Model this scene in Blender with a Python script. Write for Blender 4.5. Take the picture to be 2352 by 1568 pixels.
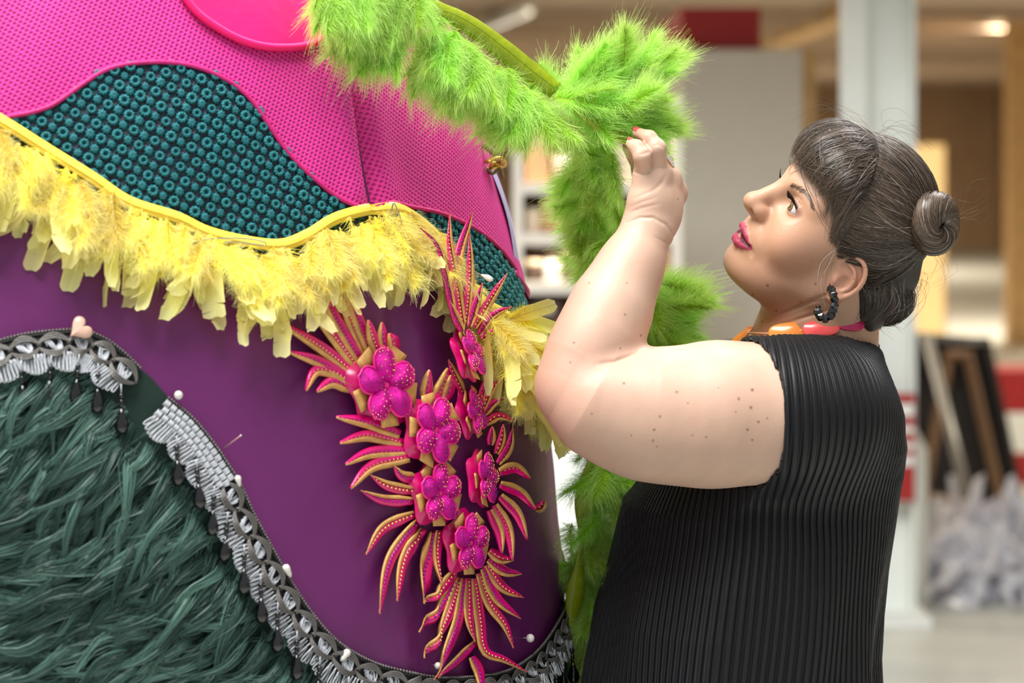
import bpy, bmesh, math, random
import numpy as np
from mathutils import Vector, Matrix
from mathutils.geometry import delaunay_2d_cdt

for _o in list(bpy.data.objects):
    bpy.data.objects.remove(_o)
SC = bpy.context.scene
COL = SC.collection
# ------------------------------------------------------------------ camera
IW, IH = 2352, 1568
LENS, SENSOR = 85.0, 36.0
F = LENS / SENSOR * IW          # focal length in pixels
CAMH, HORIZ = 1.58, 350.0       # camera height, horizon row
cam_d = bpy.data.cameras.new('camera')
cam_d.lens = LENS; cam_d.sensor_width = SENSOR
cam_d.shift_y = -(IH / 2 - HORIZ) / IW
cam_d.clip_end = 200
cam_d.dof.use_dof = True
cam_d.dof.focus_distance = 2.67
cam_d.dof.aperture_fstop = 4.0
cam_d.dof.aperture_blades = 0
cam = bpy.data.objects.new('camera', cam_d)
cam.location = (0, 0, CAMH); cam.rotation_euler = (math.pi / 2, 0, 0)
COL.objects.link(cam); SC.camera = cam
# ------------------------------------------------------------------ light
SC.view_settings.view_transform = 'Standard'
SC.view_settings.look = 'None'
SC.view_settings.gamma = 1
SC.view_settings.use_curve_mapping = False
SC.view_settings.exposure = 0.22
W = bpy.data.worlds.new('world'); SC.world = W
W.use_nodes = True
W.node_tree.nodes['Background'].inputs[0].default_value = (0.95, 0.98, 1.0, 1)
W.node_tree.nodes['Background'].inputs[1].default_value = 0.42


def area(name, loc, target, sx, sy, power, col=(1, 1, 1)):
    d = bpy.data.lights.new(name, 'AREA'); d.shape = 'RECTANGLE'
    d.size, d.size_y, d.energy, d.color = sx, sy, power, col
    o = bpy.data.objects.new(name, d); COL.objects.link(o)
    o.location = loc
    o.rotation_euler = (Vector(target) - Vector(loc)).to_track_quat('-Z', 'Y').to_euler()
    return o


# the glass roof over the front of the hall: broad daylight from above, from the front left
area('skylight_daylight', (-1.0, 1.5, 4.7), (0.0, 2.7, 1.2), 2.6, 2.0, 290, (1.0, 0.985, 0.96))
area('roof_daylight_rear', (1.6, 4.6, 4.8), (0.4, 2.8, 1.3), 2.0, 1.6, 130, (1.0, 0.98, 0.95))


# ------------------------------------------------------------------ helpers
def P(x, y, d):
    """point seen at pixel (x, y) that stands d metres in front of the camera"""
    return Vector(((x - IW / 2) / F * d, d, CAMH - (y - HORIZ) / F * d))


def lin(c):
    c = c / 255.0
    return c / 12.92 if c <= 0.04045 else ((c + 0.055) / 1.055) ** 2.4


def rgb(r, g, b):
    return (lin(r), lin(g), lin(b), 1.0)


def mat(name, col, rough=0.6, metal=0.0, var=0.0, vscale=30.0, bump=0.0, bscale=80.0, sheen=0.0, trans=0.0, coat=0.0,
        spec=0.5, col2=None, emit=0.0, sss=0.0):
    m = bpy.data.materials.new(name); m.use_nodes = True
    nt = m.node_tree; N = nt.nodes; Lk = nt.links
    b = N['Principled BSDF']
    b.inputs['Base Color'].default_value = col
    b.inputs['Roughness'].default_value = rough
    b.inputs['Metallic'].default_value = metal
    b.inputs['Specular IOR Level'].default_value = spec
    if sheen:
        b.inputs['Sheen Weight'].default_value = sheen
        b.inputs['Sheen Tint'].default_value = col
    if coat:
        b.inputs['Coat Weight'].default_value = coat
        b.inputs['Coat Roughness'].default_value = 0.15
    if emit:
        b.inputs['Emission Color'].default_value = col
        b.inputs['Emission Strength'].default_value = emit
    if sss:
        b.inputs['Subsurface Weight'].default_value = sss
        b.inputs['Subsurface Radius'].default_value = (1.0, 0.35, 0.2)
        b.inputs['Subsurface Scale'].default_value = 0.006
    if var or col2:
        tc = N.new('ShaderNodeTexCoord'); nz = N.new('ShaderNodeTexNoise')
        nz.inputs['Scale'].default_value = vscale; nz.inputs['Detail'].default_value = 5
        Lk.new(tc.outputs['Object'], nz.inputs['Vector'])
        mx = N.new('ShaderNodeMix'); mx.data_type = 'RGBA'
        c2 = col2 if col2 else tuple(max(0, c * (1 - var)) for c in col[:3]) + (1,)
        c1 = col if col2 else tuple(min(1, c * (1 + var)) for c in col[:3]) + (1,)
        mx.inputs['A'].default_value = c1; mx.inputs['B'].default_value = c2
        rmp = N.new('ShaderNodeMapRange'); rmp.inputs['From Min'].default_value = 0.35; rmp.inputs['From Max'].default_value = 0.65
        Lk.new(nz.outputs['Fac'], rmp.inputs['Value']); Lk.new(rmp.outputs['Result'], mx.inputs['Factor'])
        Lk.new(mx.outputs['Result'], b.inputs['Base Color'])
    if bump:
        tc = N.new('ShaderNodeTexCoord'); nz = N.new('ShaderNodeTexNoise')
        nz.inputs['Scale'].default_value = bscale; nz.inputs['Detail'].default_value = 4
        Lk.new(tc.outputs['Object'], nz.inputs['Vector'])
        bp = N.new('ShaderNodeBump'); bp.inputs['Strength'].default_value = bump; bp.inputs['Distance'].default_value = 0.002
        Lk.new(nz.outputs['Fac'], bp.inputs['Height']); Lk.new(bp.outputs['Normal'], b.inputs['Normal'])
    if trans:
        out = N['Material Output']
        tr = N.new('ShaderNodeBsdfTranslucent'); tr.inputs['Color'].default_value = col
        if var or col2:
            Lk.new(mx.outputs['Result'], tr.inputs['Color'])
        ms = N.new('ShaderNodeMixShader'); ms.inputs['Fac'].default_value = trans
        Lk.new(b.outputs[0], ms.inputs[1]); Lk.new(tr.outputs[0], ms.inputs[2])
        Lk.new(ms.outputs[0], out.inputs['Surface'])
    return m


def attr_mat(name, attr='col', rough=0.6, trans=0.0, spec=0.4, sheen=0.0, sss=0.0, aniso=0.0):
    """material whose own colour comes from a colour attribute of the mesh (dye, hair colour, make-up)"""
    m = bpy.data.materials.new(name); m.use_nodes = True
    N = m.node_tree.nodes; Lk = m.node_tree.links; b = N['Principled BSDF']
    a = N.new('ShaderNodeAttribute'); a.attribute_name = attr
    Lk.new(a.outputs['Color'], b.inputs['Base Color'])
    b.inputs['Roughness'].default_value = rough; b.inputs['Specular IOR Level'].default_value = spec
    if sheen: b.inputs['Sheen Weight'].default_value = sheen
    if trans:
        tr = N.new('ShaderNodeBsdfTranslucent'); Lk.new(a.outputs['Color'], tr.inputs['Color'])
        ms = N.new('ShaderNodeMixShader'); ms.inputs['Fac'].default_value = trans
        Lk.new(b.outputs[0], ms.inputs[1]); Lk.new(tr.outputs[0], ms.inputs[2])
        Lk.new(ms.outputs[0], N['Material Output'].inputs['Surface'])
    return m


class MB:
    """collects shapes, then links them as ONE mesh object"""
    def __init__(s):
        s.v = []; s.f = []; s.c = []; s.m = []

    def add(s, v, f, mi=0, c=None):
        k = len(s.v)
        s.v += [tuple(p) for p in v]
        s.f += [tuple(i + k for i in q) for q in f]
        s.m += [mi] * len(f)
        if c is not None:
            s.c += [c] * len(v)
        return s

    def box(s, c, size, M=None, mi=0):
        x, y, z = (q / 2 for q in size)
        v = [Vector((a * x, b * y, d * z)) for a in (-1, 1) for b in (-1, 1) for d in (-1, 1)]
        if M is not None: v = [M @ p for p in v]
        v = [p + Vector(c) for p in v]
        return s.add(v, [(0, 1, 3, 2), (4, 6, 7, 5), (0, 4, 5, 1), (2, 3, 7, 6), (0, 2, 6, 4), (1, 5, 7, 3)], mi)

    def tube(s, pts, rad, n=8, mi=0, cap=True, flat=1.0, up=None):
        pts = [Vector(p) for p in pts]
        k = len(pts)
        rad = rad if hasattr(rad, '__len__') else [rad] * k
        ref = None; V = []
        for i, p in enumerate(pts):
            t = (pts[min(i + 1, k - 1)] - pts[max(i - 1, 0)])
            if t.length < 1e-9: t = Vector((0, 0, 1))
            t.normalize()
            if ref is None:
                ref = Vector(up) if up is not None else (Vector((0, 0, 1)) if abs(t.z) < 0.9 else Vector((1, 0, 0)))
            a = t.cross(ref)
            if a.length < 1e-6: a = t.orthogonal()
            a.normalize(); b = a.cross(t).normalized(); ref = b
            for j in range(n):
                q = 2 * math.pi * j / n
                V.append(p + a * (math.cos(q) * rad[i]) + b * (math.sin(q) * rad[i] * flat))
        Fc = [(i * n + j, i * n + (j + 1) % n, (i + 1) * n + (j + 1) % n, (i + 1) * n + j) for i in range(k - 1) for j in range(n)]
        if cap:
            Fc += [tuple(range(n))[::-1], tuple((k - 1) * n + j for j in range(n))]
        return s.add(V, Fc, mi)

    def ball(s, c, r, n=8, m=6, M=None, mi=0):
        c = Vector(c); r = r if hasattr(r, '__len__') else (r, r, r)
        V = []
        for i in range(1, m):
            a = math.pi * i / m
            for j in range(n):
                b = 2 * math.pi * j / n
                p = Vector((math.sin(a) * math.cos(b) * r[0], math.sin(a) * math.sin(b) * r[1], math.cos(a) * r[2]))
                V.append(c + (M @ p if M is not None else p))
        t = Vector((0, 0, r[2])); V += [c + (M @ t if M is not None else t), c - (M @ t if M is not None else t)]
        q = len(V)
        Fc = [(i * n + j, (i + 1) * n + j, (i + 1) * n + (j + 1) % n, i * n + (j + 1) % n) for i in range(m - 2) for j in range(n)]
        Fc += [(q - 2, j, (j + 1) % n) for j in range(n)] + [(q - 1, (m - 2) * n + (j + 1) % n, (m - 2) * n + j) for j in range(n)]
        return s.add(V, Fc, mi)

    def lathe(s, prof, c=(0, 0, 0), n=24, M=None, mi=0):
        c = Vector(c); k = len(prof); V = []
        for r, z in prof:
            for j in range(n):
                b = 2 * math.pi * j / n
                p = Vector((r * math.cos(b), r * math.sin(b), z))
                V.append(c + (M @ p if M is not None else p))
        Fc = [(i * n + j, i * n + (j + 1) % n, (i + 1) * n + (j + 1) % n, (i + 1) * n + j) for i in range(k - 1) for j in range(n)]
        Fc += [tuple(range(n))[::-1], tuple((k - 1) * n + j for j in range(n))]
        return s.add(V, Fc, mi)

    def build(s, name, mats, parent=None, smooth=True, **kw):
        me = bpy.data.meshes.new(name)
        me.from_pydata(s.v, [], s.f); me.update()
        for m in (mats if isinstance(mats, (list, tuple)) else [mats]): me.materials.append(m)
        if any(s.m): me.polygons.foreach_set('material_index', s.m)
        if s.c and len(s.c) == len(s.v):
            ca = me.color_attributes.new('col', 'FLOAT_COLOR', 'POINT')
            ca.data.foreach_set('color', np.array(s.c, dtype=np.float32).ravel())
        if smooth: me.polygons.foreach_set('use_smooth', [True] * len(me.polygons))
        return link(name, me, parent, **kw)


def link(name, me, parent=None, **kw):
    o = bpy.data.objects.new(name, me); COL.objects.link(o)
    if parent is not None:
        o.parent = parent
        if kw.pop('world', True): o.matrix_parent_inverse = pinv(parent)
    tag(o, **kw)
    return o


def pinv(p):
    M = Matrix.LocRotScale(p.location, p.rotation_euler, p.scale)
    if p.parent is not None:
        M = Matrix.LocRotScale(p.parent.location, p.parent.rotation_euler, p.parent.scale) @ p.matrix_parent_inverse @ M
    return M.inverted()


def tag(o, label=None, cat=None, group=None, kind=None):
    if label: o['label'] = label
    if cat: o['category'] = cat
    if group: o['group'] = group
    if kind: o['kind'] = kind
    return o


def empty(name, loc, **kw):
    o = bpy.data.objects.new(name, None); COL.objects.link(o)
    o.location = loc; o.empty_display_size = 0.05
    return tag(o, **kw)


def npmesh(name, V, Fc, m, parent=None, smooth=True, col=None, uv=None, **kw):
    """mesh from numpy arrays; Fc is (n,3) or (n,4)"""
    V = np.asarray(V, np.float32); Fc = np.asarray(Fc, np.int32)
    me = bpy.data.meshes.new(name)
    n, k = Fc.shape
    me.vertices.add(len(V)); me.vertices.foreach_set('co', V.ravel())
    me.loops.add(n * k); me.loops.foreach_set('vertex_index', Fc.ravel())
    me.polygons.add(n); me.polygons.foreach_set('loop_start', np.arange(0, n * k, k, dtype=np.int32))
    me.polygons.foreach_set('loop_total', np.full(n, k, np.int32))
    if smooth: me.polygons.foreach_set('use_smooth', np.ones(n, bool))
    me.update(calc_edges=True)
    for q in (m if isinstance(m, (list, tuple)) else [m]): me.materials.append(q)
    if col is not None:
        c = np.ones((len(V), 4), np.float32); c[:, :3] = col[:, :3]
        ca = me.color_attributes.new('col', 'FLOAT_COLOR', 'POINT'); ca.data.foreach_set('color', c.ravel())
    if uv is not None:
        ul = me.uv_layers.new(name='UVMap'); ul.data.foreach_set('uv', np.asarray(uv, np.float32)[Fc.ravel()].ravel())
    return link(name, me, parent, **kw)


def catmull(pts, n):
    """n points evenly spaced on a smooth curve through pts"""
    p = np.array([tuple(q) for q in pts], float)
    if len(p) == 2:
        return p[0] + (p[1] - p[0]) * np.linspace(0, 1, n)[:, None]
    e = np.vstack([2 * p[0] - p[1], p, 2 * p[-1] - p[-2]])
    out = []
    for i in range(len(p) - 1):
        a, b, c, d = e[i:i + 4]
        t = np.linspace(0, 1, 24, endpoint=False)[:, None]
        out.append(0.5 * (2 * b + (c - a) * t + (2 * a - 5 * b + 4 * c - d) * t ** 2 + (3 * b - a - 3 * c + d) * t ** 3))
    out = np.vstack(out + [p[-1:]])
    s = np.r_[0, np.cumsum(np.linalg.norm(np.diff(out, axis=0), axis=1))]
    q = np.linspace(0, s[-1], n)
    return np.stack([np.interp(q, s, out[:, k]) for k in range(out.shape[1])], 1)


RNG = np.random.default_rng(7)
random.seed(7)


def smooth01(x): x = np.clip(x, 0, 1); return x * x * (3 - 2 * x)


# ------------------------------------------------------------------ the hall
def slab(name, x0, x1, y0, y1, z0, z1, m, **kw):
    b = MB().box(((x0 + x1) / 2, (y0 + y1) / 2, (z0 + z1) / 2), (x1 - x0, y1 - y0, z1 - z0))
    return b.build(name, m, smooth=False, **kw)


M_floor = mat('painted_concrete', rgb(196, 198, 190), 0.35, var=0.06, vscale=2.5, bump=0.1, bscale=30)
M_ceil = mat('ceiling_board', rgb(182, 163, 143), 0.8, var=0.05, vscale=3)
M_wallb = mat('brown_wall', rgb(188, 158, 124), 0.8, var=0.08, vscale=1.5)
M_wallw = mat('plaster', rgb(205, 200, 190), 0.8, var=0.04, vscale=3)
M_white = mat('white_paint', rgb(242, 246, 241), 0.4, var=0.03, vscale=6)
M_tan = mat('tan_timber', rgb(205, 168, 112), 0.6, var=0.12, vscale=9)
M_black = mat('black_paint', rgb(26, 25, 28), 0.55, var=0.1)
M_wood = mat('pale_wood', rgb(178, 128, 82), 0.6, var=0.15, vscale=14)
M_red = mat('red_paint', rgb(168, 30, 30), 0.5, var=0.06)
M_card = mat('cardboard', rgb(190, 150, 105), 0.75, var=0.08)
M_cab = mat('grey_laminate', rgb(220, 215, 204), 0.55, var=0.02)
M_grey = mat('grey_metal', rgb(150, 150, 145), 0.4, 0.3)

slab('floor', -8, 8, -2.5, 40, -0.1, 0.0, M_floor, kind='structure')
slab('ceiling', -8, 8, 6.2, 40, 2.75, 2.9, M_ceil, kind='structure')
slab('wall_back', -8, 8, 40, 40.2, 0, 2.9, M_wallb, kind='structure')
slab('wall_left', -8.2, -8, -2.5, 40, 0, 2.9, M_wallw, kind='structure')
slab('wall_right', 8, 8.2, -2.5, 40, 0, 2.9, M_wallb, kind='structure')
# ceiling joists crossing the hall, one tan timber rail running along it
for i in range(12):
    y = 19.5 + i * 1.7
    slab('trim_%d' % (i + 1), -8, 8, y, y + 0.25, 2.66, 2.75, M_ceil, kind='structure')
slab('trim_13', 2.52, 2.72, 7.0, 39.5, 2.62, 2.75, M_tan, kind='structure')

# white steel column: two flanges and a web, base plate
cx, cy = 1.226, 8.2
b = MB()
b.box((cx - 0.085, cy - 0.10, 1.375), (0.085, 0.02, 2.75)); b.box((cx + 0.045, cy + 0.02, 1.375), (0.172, 0.022, 2.75))
b.box((cx - 0.042, cy - 0.04, 1.375), (0.012, 0.13, 2.75)); b.box((cx + 0.125, cy - 0.03, 1.375), (0.012, 0.10, 2.75))
b.build('column', M_white, smooth=False, kind='structure', label='white painted steel column rising behind the woman')
slab('baseboard_column', cx - 0.17, cx + 0.17, cy - 0.16, cy + 0.12, 0, 0.03, M_white, kind='structure')
slab('column_tan', 4.12, 4.40, 20, 20.25, 0, 2.75, M_tan, kind='structure')
# column boxing at foot (white rounded duct beside the column)
b = MB().tube([(cx + 0.16, cy + 0.16, 0.0), (cx + 0.16, cy + 0.16, 0.55), (cx + 0.10, cy + 0.2, 0.66)], 0.05, 14)
b.build('downpipe', M_white, label='short white pipe at the foot of the steel column', cat='pipe')

# red and white notice fixed on the column
nt_ = empty('notice_board', (cx + 0.05, cy - 0.13, 0.4), label='red and white notice panel fixed to the white steel column', cat='notice')
MB().box((cx + 0.045, cy - 0.115, 0.595), (0.15, 0.012, 0.36)).build('board', M_red, nt_, smooth=False)
for zz, hh in ((0.72, 0.04), (0.655, 0.022), (0.60, 0.022), (0.55, 0.03)):
    MB().box((cx + 0.05, cy - 0.123, zz), (0.13, 0.006, hh)).build('white_stripe', M_white, nt_, smooth=False)

# tall grey cabinet with a tan edge, the long red box on top of it
cab = empty('tall_cabinet', (0.87, 9.1, 0), label='tall plain grey cupboard with a tan side edge behind the feather boa', cat='cabinet')
MB().box((0.865, 10.25, 0.985), (0.455, 2.3, 1.97)).build('carcass', M_cab, cab, smooth=False)
MB().box((1.118, 9.35, 0.985), (0.05, 0.5, 1.97)).build('side_edge', M_tan, cab, smooth=False)
MB().box((0.865, 9.09, 0.985), (0.45, 0.02, 1.95)).build('door', M_cab, cab, smooth=False)
MB().tube([(1.05, 9.06, 0.95), (1.05, 9.06, 1.1)], 0.008).build('handle', M_grey, cab)
rb = empty('red_box', (0.8, 9.2, 1.97), label='long red box lying on top of the tall grey cupboard', cat='box')
MB().box((0.795, 10.4, 2.045), (0.30, 2.4, 0.15)).build('body', M_red, rb, smooth=False)
MB().box((0.795, 10.4, 2.125), (0.31, 2.42, 0.012)).build('lid', M_red, rb, smooth=False)
# leaning wooden board
MB().box((0, 0, 0.44), (0.045, 0.02, 0.88)).build('wooden_board', M_wood, smooth=False,
    label='narrow wooden board leaning on the grey cupboard', cat='board').matrix_world = \
    Matrix.Translation((0.62, 8.78, 0.02)) @ Matrix.Rotation(math.radians(14), 4, 'Y') @ Matrix.Rotation(math.radians(-16), 4, 'X') 

# white shelving unit with stock
SH = 7.4
sx0, sx1 = P(1178, 500, SH).x, P(1566, 500, SH).x
su = empty('shelving_unit', ((sx0 + sx1) / 2, SH, 0), label='white open shelving unit full of boxes and jars behind the costume', cat='shelf')
Mshelf = mat('white_melamine', rgb(236, 228, 216), 0.45)
for xx in (sx0, sx1 - 0.03):
    MB().box((xx + 0.015, SH + 0.25, 0.875), (0.03, 0.5, 1.75)).build('side_panel', Mshelf, su, smooth=False)
M_back = mat('hardboard', rgb(120, 92, 66), 0.8, var=0.05)
MB().box(((sx0 + sx1) / 2, SH + 0.49, 0.87), (sx1 - sx0 - 0.06, 0.012, 1.74)).build('back_panel', M_back, su, smooth=False)
levels = [0.10, 0.42, 0.73, 0.985, 1.165, 1.315, 1.47, 1.72]
for z in levels:
    MB().box(((sx0 + sx1) / 2, SH + 0.24, z), (sx1 - sx0 - 0.06, 0.47, 0.036)).build('shelf_board', Mshelf, su, smooth=False)
stock = [(1215, 6, 'carton', 'peach', 0.075, .16), (1300, 6, 'jar', 'glass', .04, .12), (1350, 6, 'jar', 'cream', .035, .09), (1420, 6, 'carton', 'cream', .1, .18),
         (1500, 6, 'jar', 'dark', .04, .14), (1225, 5, 'jar', 'cream', .03, .09), (1270, 5, 'carton', 'tan', .07, .1), (1345, 5, 'jar', 'glass', .04, .1),
         (1270, 4, 'jar', 'glass', .03, .08), (1320, 4, 'jar', 'dark', .04, .09), (1225, 4, 'jar', 'dark', .035, .06), (1530, 4, 'carton', 'tan', .08, .1),
         (1255, 3, 'carton', 'dark', .09, .12), (1320, 3, 'jar', 'cream', .03, .09), (1525, 3, 'jar', 'glass', .035, .09),
         (1260, 2, 'carton', 'white', .12, .2), (1345, 2, 'carton', 'tan', .1, .16), (1310, 1, 'carton', 'white', .18, .22), (1500, 1, 'carton', 'tan', .14, .2)]
TINT = dict(peach=rgb(240, 190, 140), glass=rgb(225, 225, 220), cream=rgb(240, 222, 196), dark=rgb(70, 50, 38), tan=rgb(190, 145, 95), white=rgb(240, 238, 234))
SM = {k: mat('stock_' + k, v, 0.25 if k == 'glass' else 0.6, coat=0.5 if k == 'glass' else 0) for k, v in TINT.items()}
ordn = ['lowest', 'second', 'third', 'fourth', 'fifth', 'sixth', 'seventh', 'eighth', 'top']
for k, (px, lv, kd, tint, w, h) in enumerate(stock):
    x = P(px, 0, SH + 0.1).x; z = levels[lv] + 0.018
    x = min(max(x, sx0 + .036 + w / 2), sx1 - .036 - w / 2)
    h = min(h, (levels[lv + 1] - levels[lv]) - 0.05)
    if kd == 'carton':
        t = empty('carton', (x, SH + 0.12, z)); MB().box((x, SH + 0.14, z + h / 2), (w, 0.2, h)).build('body', SM[tint], t, smooth=False)
        MB().box((x, SH + 0.036, z + h * .8), (w * 0.4, 0.006, h * 0.18)).build('tape', SM['cream' if tint != 'cream' else 'tan'], t, smooth=False)
        cat_ = 'box'
    else:
        t = empty('jar', (x, SH + 0.1, z))
        r = min(w, .05)
        MB().lathe([(r * .9, 0), (r, .006), (r, h * .7), (r * .75, h * .82)], (x, SH + .1, z)).build('body', SM[tint], t)
        MB().lathe([(r * .8, h * .82), (r * .8, h), (r * .7, h + .004)], (x, SH + .1, z)).build('lid', SM['dark' if tint != 'dark' else 'cream'], t)
        cat_ = 'jar'
    same = [q for q in stock if q[1] == lv and q[2] == kd and q[3] == tint]
    tag(t, '%s %s on the %s white shelf up, %s' % ({'peach': 'peach', 'glass': 'pale glass', 'cream': 'cream', 'dark': 'dark brown', 'tan': 'tan', 'white': 'white'}[tint],
        'carton' if kd == 'carton' else 'lidded jar', ordn[lv], ['first', 'second', 'third', 'fourth', 'fifth', 'sixth'][sorted([q[0] for q in stock if q[1] == lv]).index(px)] + ' from the costume'),
        cat_, 'stock on the white shelves')
# warm strip lamps under two shelves light the unit
for z, e, wh in ((1.70, 2.6, 'topmost'), (1.30, .9, 'middle'), (0.96, .8, 'lowest')):
    t = empty('strip_lamp', ((sx0 + sx1) / 2, SH + 0.03, z), label='%s of the slim warm strip lamps in the white shelving' % wh, cat='lamp')
    MB().box(((sx0 + sx1) / 2, SH + 0.05, z - 0.008), (0.4, 0.025, 0.012)).build('lamp_housing', M_grey, t, smooth=False)
    l = area('strip_lamp_light', ((sx0 + sx1) / 2, SH + 0.05, z - 0.02), ((sx0 + sx1) / 2, SH + 0.1, z - 1), 0.4, 0.03, e, (1.0, 0.86, 0.66))
# white carton standing on the floor in front of the unit
wc = empty('white_crate', (0.18, 6.3, 0), label='big white carton standing on the floor between costume and shelving', cat='box')
MB().box((0.20, 6.3, 0.42), (0.42, 0.4, 0.84)).build('body', M_white, wc, smooth=False)
for sx in (-1, 1):
    MB().box((0.2 + sx * 0.105, 6.3, 0.845), (0.205, 0.4, 0.008)).build('flap', M_white, wc, smooth=False)

# ceiling tube lamp
tl = empty('tube_lamp', (-0.1, 18.6, 2.62), label='long white tube lamp under the ceiling above the costume', cat='lamp')
a, b2 = P(1105, 75, 20.5), P(1215, -25, 17.6)
a.z = b2.z = 2.60
MB().tube([a + Vector((0, 0, .03)), b2 + Vector((0, 0, .03))], 0.05, 8).build('lamp_housing', M_white, tl)
M_tube = mat('lamp_tube', rgb(255, 244, 226), 0.3, emit=1.2)
MB().tube([a, b2], 0.022, 8).build('tube', M_tube, tl)
for t in (0.2, 0.8):
    p = a.lerp(b2, t); MB().tube([p + Vector((0, 0, .05)), (p.x, p.y, 2.75)], 0.006).build('hanger', M_grey, tl)

# unseen lamps added under the ceiling to brighten the far hall
for k, (x, y, e, nm) in enumerate([(-2.5, 9.5, 90, 'first'), (3.0, 11.0, 90, 'second'), (0.3, 15, 140, 'third'), (4.6, 21, 220, 'fourth'), (-1.5, 25, 230, 'fifth'), (4.0, 32, 300, 'sixth')]):
    t = empty('added_ceiling_lamp', (x, y, 2.70), label='%s flat white lamp added along the hall ceiling to brighten it, counted from the front' % nm, cat='lamp')
    MB().box((x, y, 2.72), (0.9, 0.35, 0.05)).build('lamp_housing', M_white, t, smooth=False)
    area('added_ceiling_light', (x, y, 2.68), (x, y, 0), 0.85, 0.3, e, (1.0, 0.87, 0.70))
# far right: lit panel, black frames, easel, pole, bags
lp = empty('light_panel', (3.4, 20, 0), label='tall warm lit panel standing beyond the white column', cat='light panel')
x0, x1 = P(2098, 0, 20).x, P(2168, 0, 20).x
MB().box(((x0 + x1) / 2, 20.03, 0.83), (x1 - x0 + .04, 0.04, 1.66)).build('frame', M_tan, lp, smooth=False)
M_lit = mat('lit_paper', rgb(240, 205, 140), 0.6, emit=0.75)
MB().box(((x0 + x1) / 2, 20.0, 0.86), (x1 - x0, 0.02, 1.56)).build('diffuser', M_lit, lp, smooth=False)


def frame_thing(name, label, corners, d0, d1, wid, m, cat):
    """picture frame from its four pixel corners; bottom edge stands at d0, top leans back to d1"""
    t = empty(name, P(corners[0][0], corners[0][1], d0), label=label, cat=cat)
    c = [P(*corners[0], d0), P(*corners[1], d0), P(*corners[2], d1), P(*corners[3], d1)]
    for i in range(4):
        p, q = c[i], c[(i + 1) % 4]
        u = (q - p).normalized()
        MB().tube([p - u * wid * .5, q + u * wid * .5], wid * .6, 4).build('rail', m, t, smooth=False)
    return t, c


M_canvas = mat('black_canvas', rgb(30, 27, 28), 0.8)
t, c = frame_thing('display_frame', 'big black framed board with brown timber bracing leaning beyond the column', [(2092, 1196), (2352, 1222), (2262, 790), (2098, 778)], 10.2, 10.55, 0.05, M_black, 'frame')
cc = [p + Vector((0, .02, 0)) for p in c]
MB().add(cc + [p + Vector((0, .012, 0)) for p in cc], [(0, 1, 2, 3), (7, 6, 5, 4), (0, 4, 5, 1), (1, 5, 6, 2), (2, 6, 7, 3), (3, 7, 4, 0)]).build('backing', M_canvas, t, smooth=False)
M_brace = mat('brown_timber', rgb(128, 98, 72), 0.7, var=.1)
bc = [P(2120, 1140, 10.15), P(2305, 1175, 10.12), P(2222, 815, 10.44), P(2180, 815, 10.44)]
for i in range(4):
    p, q = bc[i], bc[(i + 1) % 4]; u = (q - p).normalized()
    MB().tube([p - u * .02, q + u * .02], .024, 4).build('brace', M_brace, t, smooth=False)
MB().tube([P(2128, 770, 10.3), P(2262, 1300, 9.25)], 0.023, 10).build('grey_pole', M_grey, label='straight grey metal pole leaning against the black board', cat='pole')
rw = empty('striped_carton', (2.41, 11.6, 0), label='red and white striped carton on the floor at the picture edge', cat='box')
for i, (za, zb, m) in enumerate(((0, .15, M_red), (.15, .34, M_white), (.34, .54, M_red))):
    MB().box((2.50, 11.7, (za + zb) / 2), (0.44, 0.36, zb - za)).build('carton_band', m, rw, smooth=False)


def crumple(name, label, c, r, seed, m):
    rs = np.random.default_rng(seed)
    bm = bmesh.new(); bmesh.ops.create_icosphere(bm, subdivisions=4, radius=1)
    V = np.array([v.co[:] for v in bm.verts])
    d = np.ones(len(V))
    for k in range(34):
        n = rs.normal(size=3); n /= np.linalg.norm(n)
        d += -0.055 * np.abs(np.sin((V @ n) * rs.uniform(2, 7) + rs.uniform(0, 6)))
    d /= d.mean()
    V = V * d[:, None] * np.array(r)
    V[:, 2] = np.maximum(V[:, 2], -r[2] * 0.75)
    for v, co in zip(bm.verts, V): v.co = co
    me = bpy.data.meshes.new(name); bm.to_mesh(me); bm.free(); me.materials.append(m)
    t = empty(name, (c[0], c[1], 0), label=label, cat='bag', group='white plastic bags by the column')
    o = link('sack', me, t); o.location = Vector(c) - t.location; o.matrix_parent_inverse = Matrix.Identity(4)
    kn = MB().tube([Vector(c) + Vector((0, 0, r[2] * .7)), Vector(c) + Vector((.02, 0, r[2] * .95)), Vector(c) + Vector((.05, .01, r[2] * 1.15))], [r[0] * .12, .02, .05], 8)
    kn.build('knot', m, t)


M_bag = mat('white_plastic', rgb(232, 232, 238), 0.25, trans=0.25)
for k, (px, d, r, what) in enumerate([(2150, 8.6, (.085, .12, .115), 'nearest the steel column'), (2265, 8.6, (.086, .12, .11), 'second from the steel column'),
                               (2382, 8.6, (.086, .12, .12), 'cut by the picture edge'), (2325, 8.93, (.090, .11, .15), 'at the rear of the heap'), (2205, 8.93, (.090, .11, .14), 'rear one beside the column')]):
    p = P(px, 0, d)
    crumple('plastic_bag', 'crumpled white plastic bag in the heap on the floor, ' + what, (p.x, d, r[2] * 0.75), r, 40 + k, M_bag)


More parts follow.
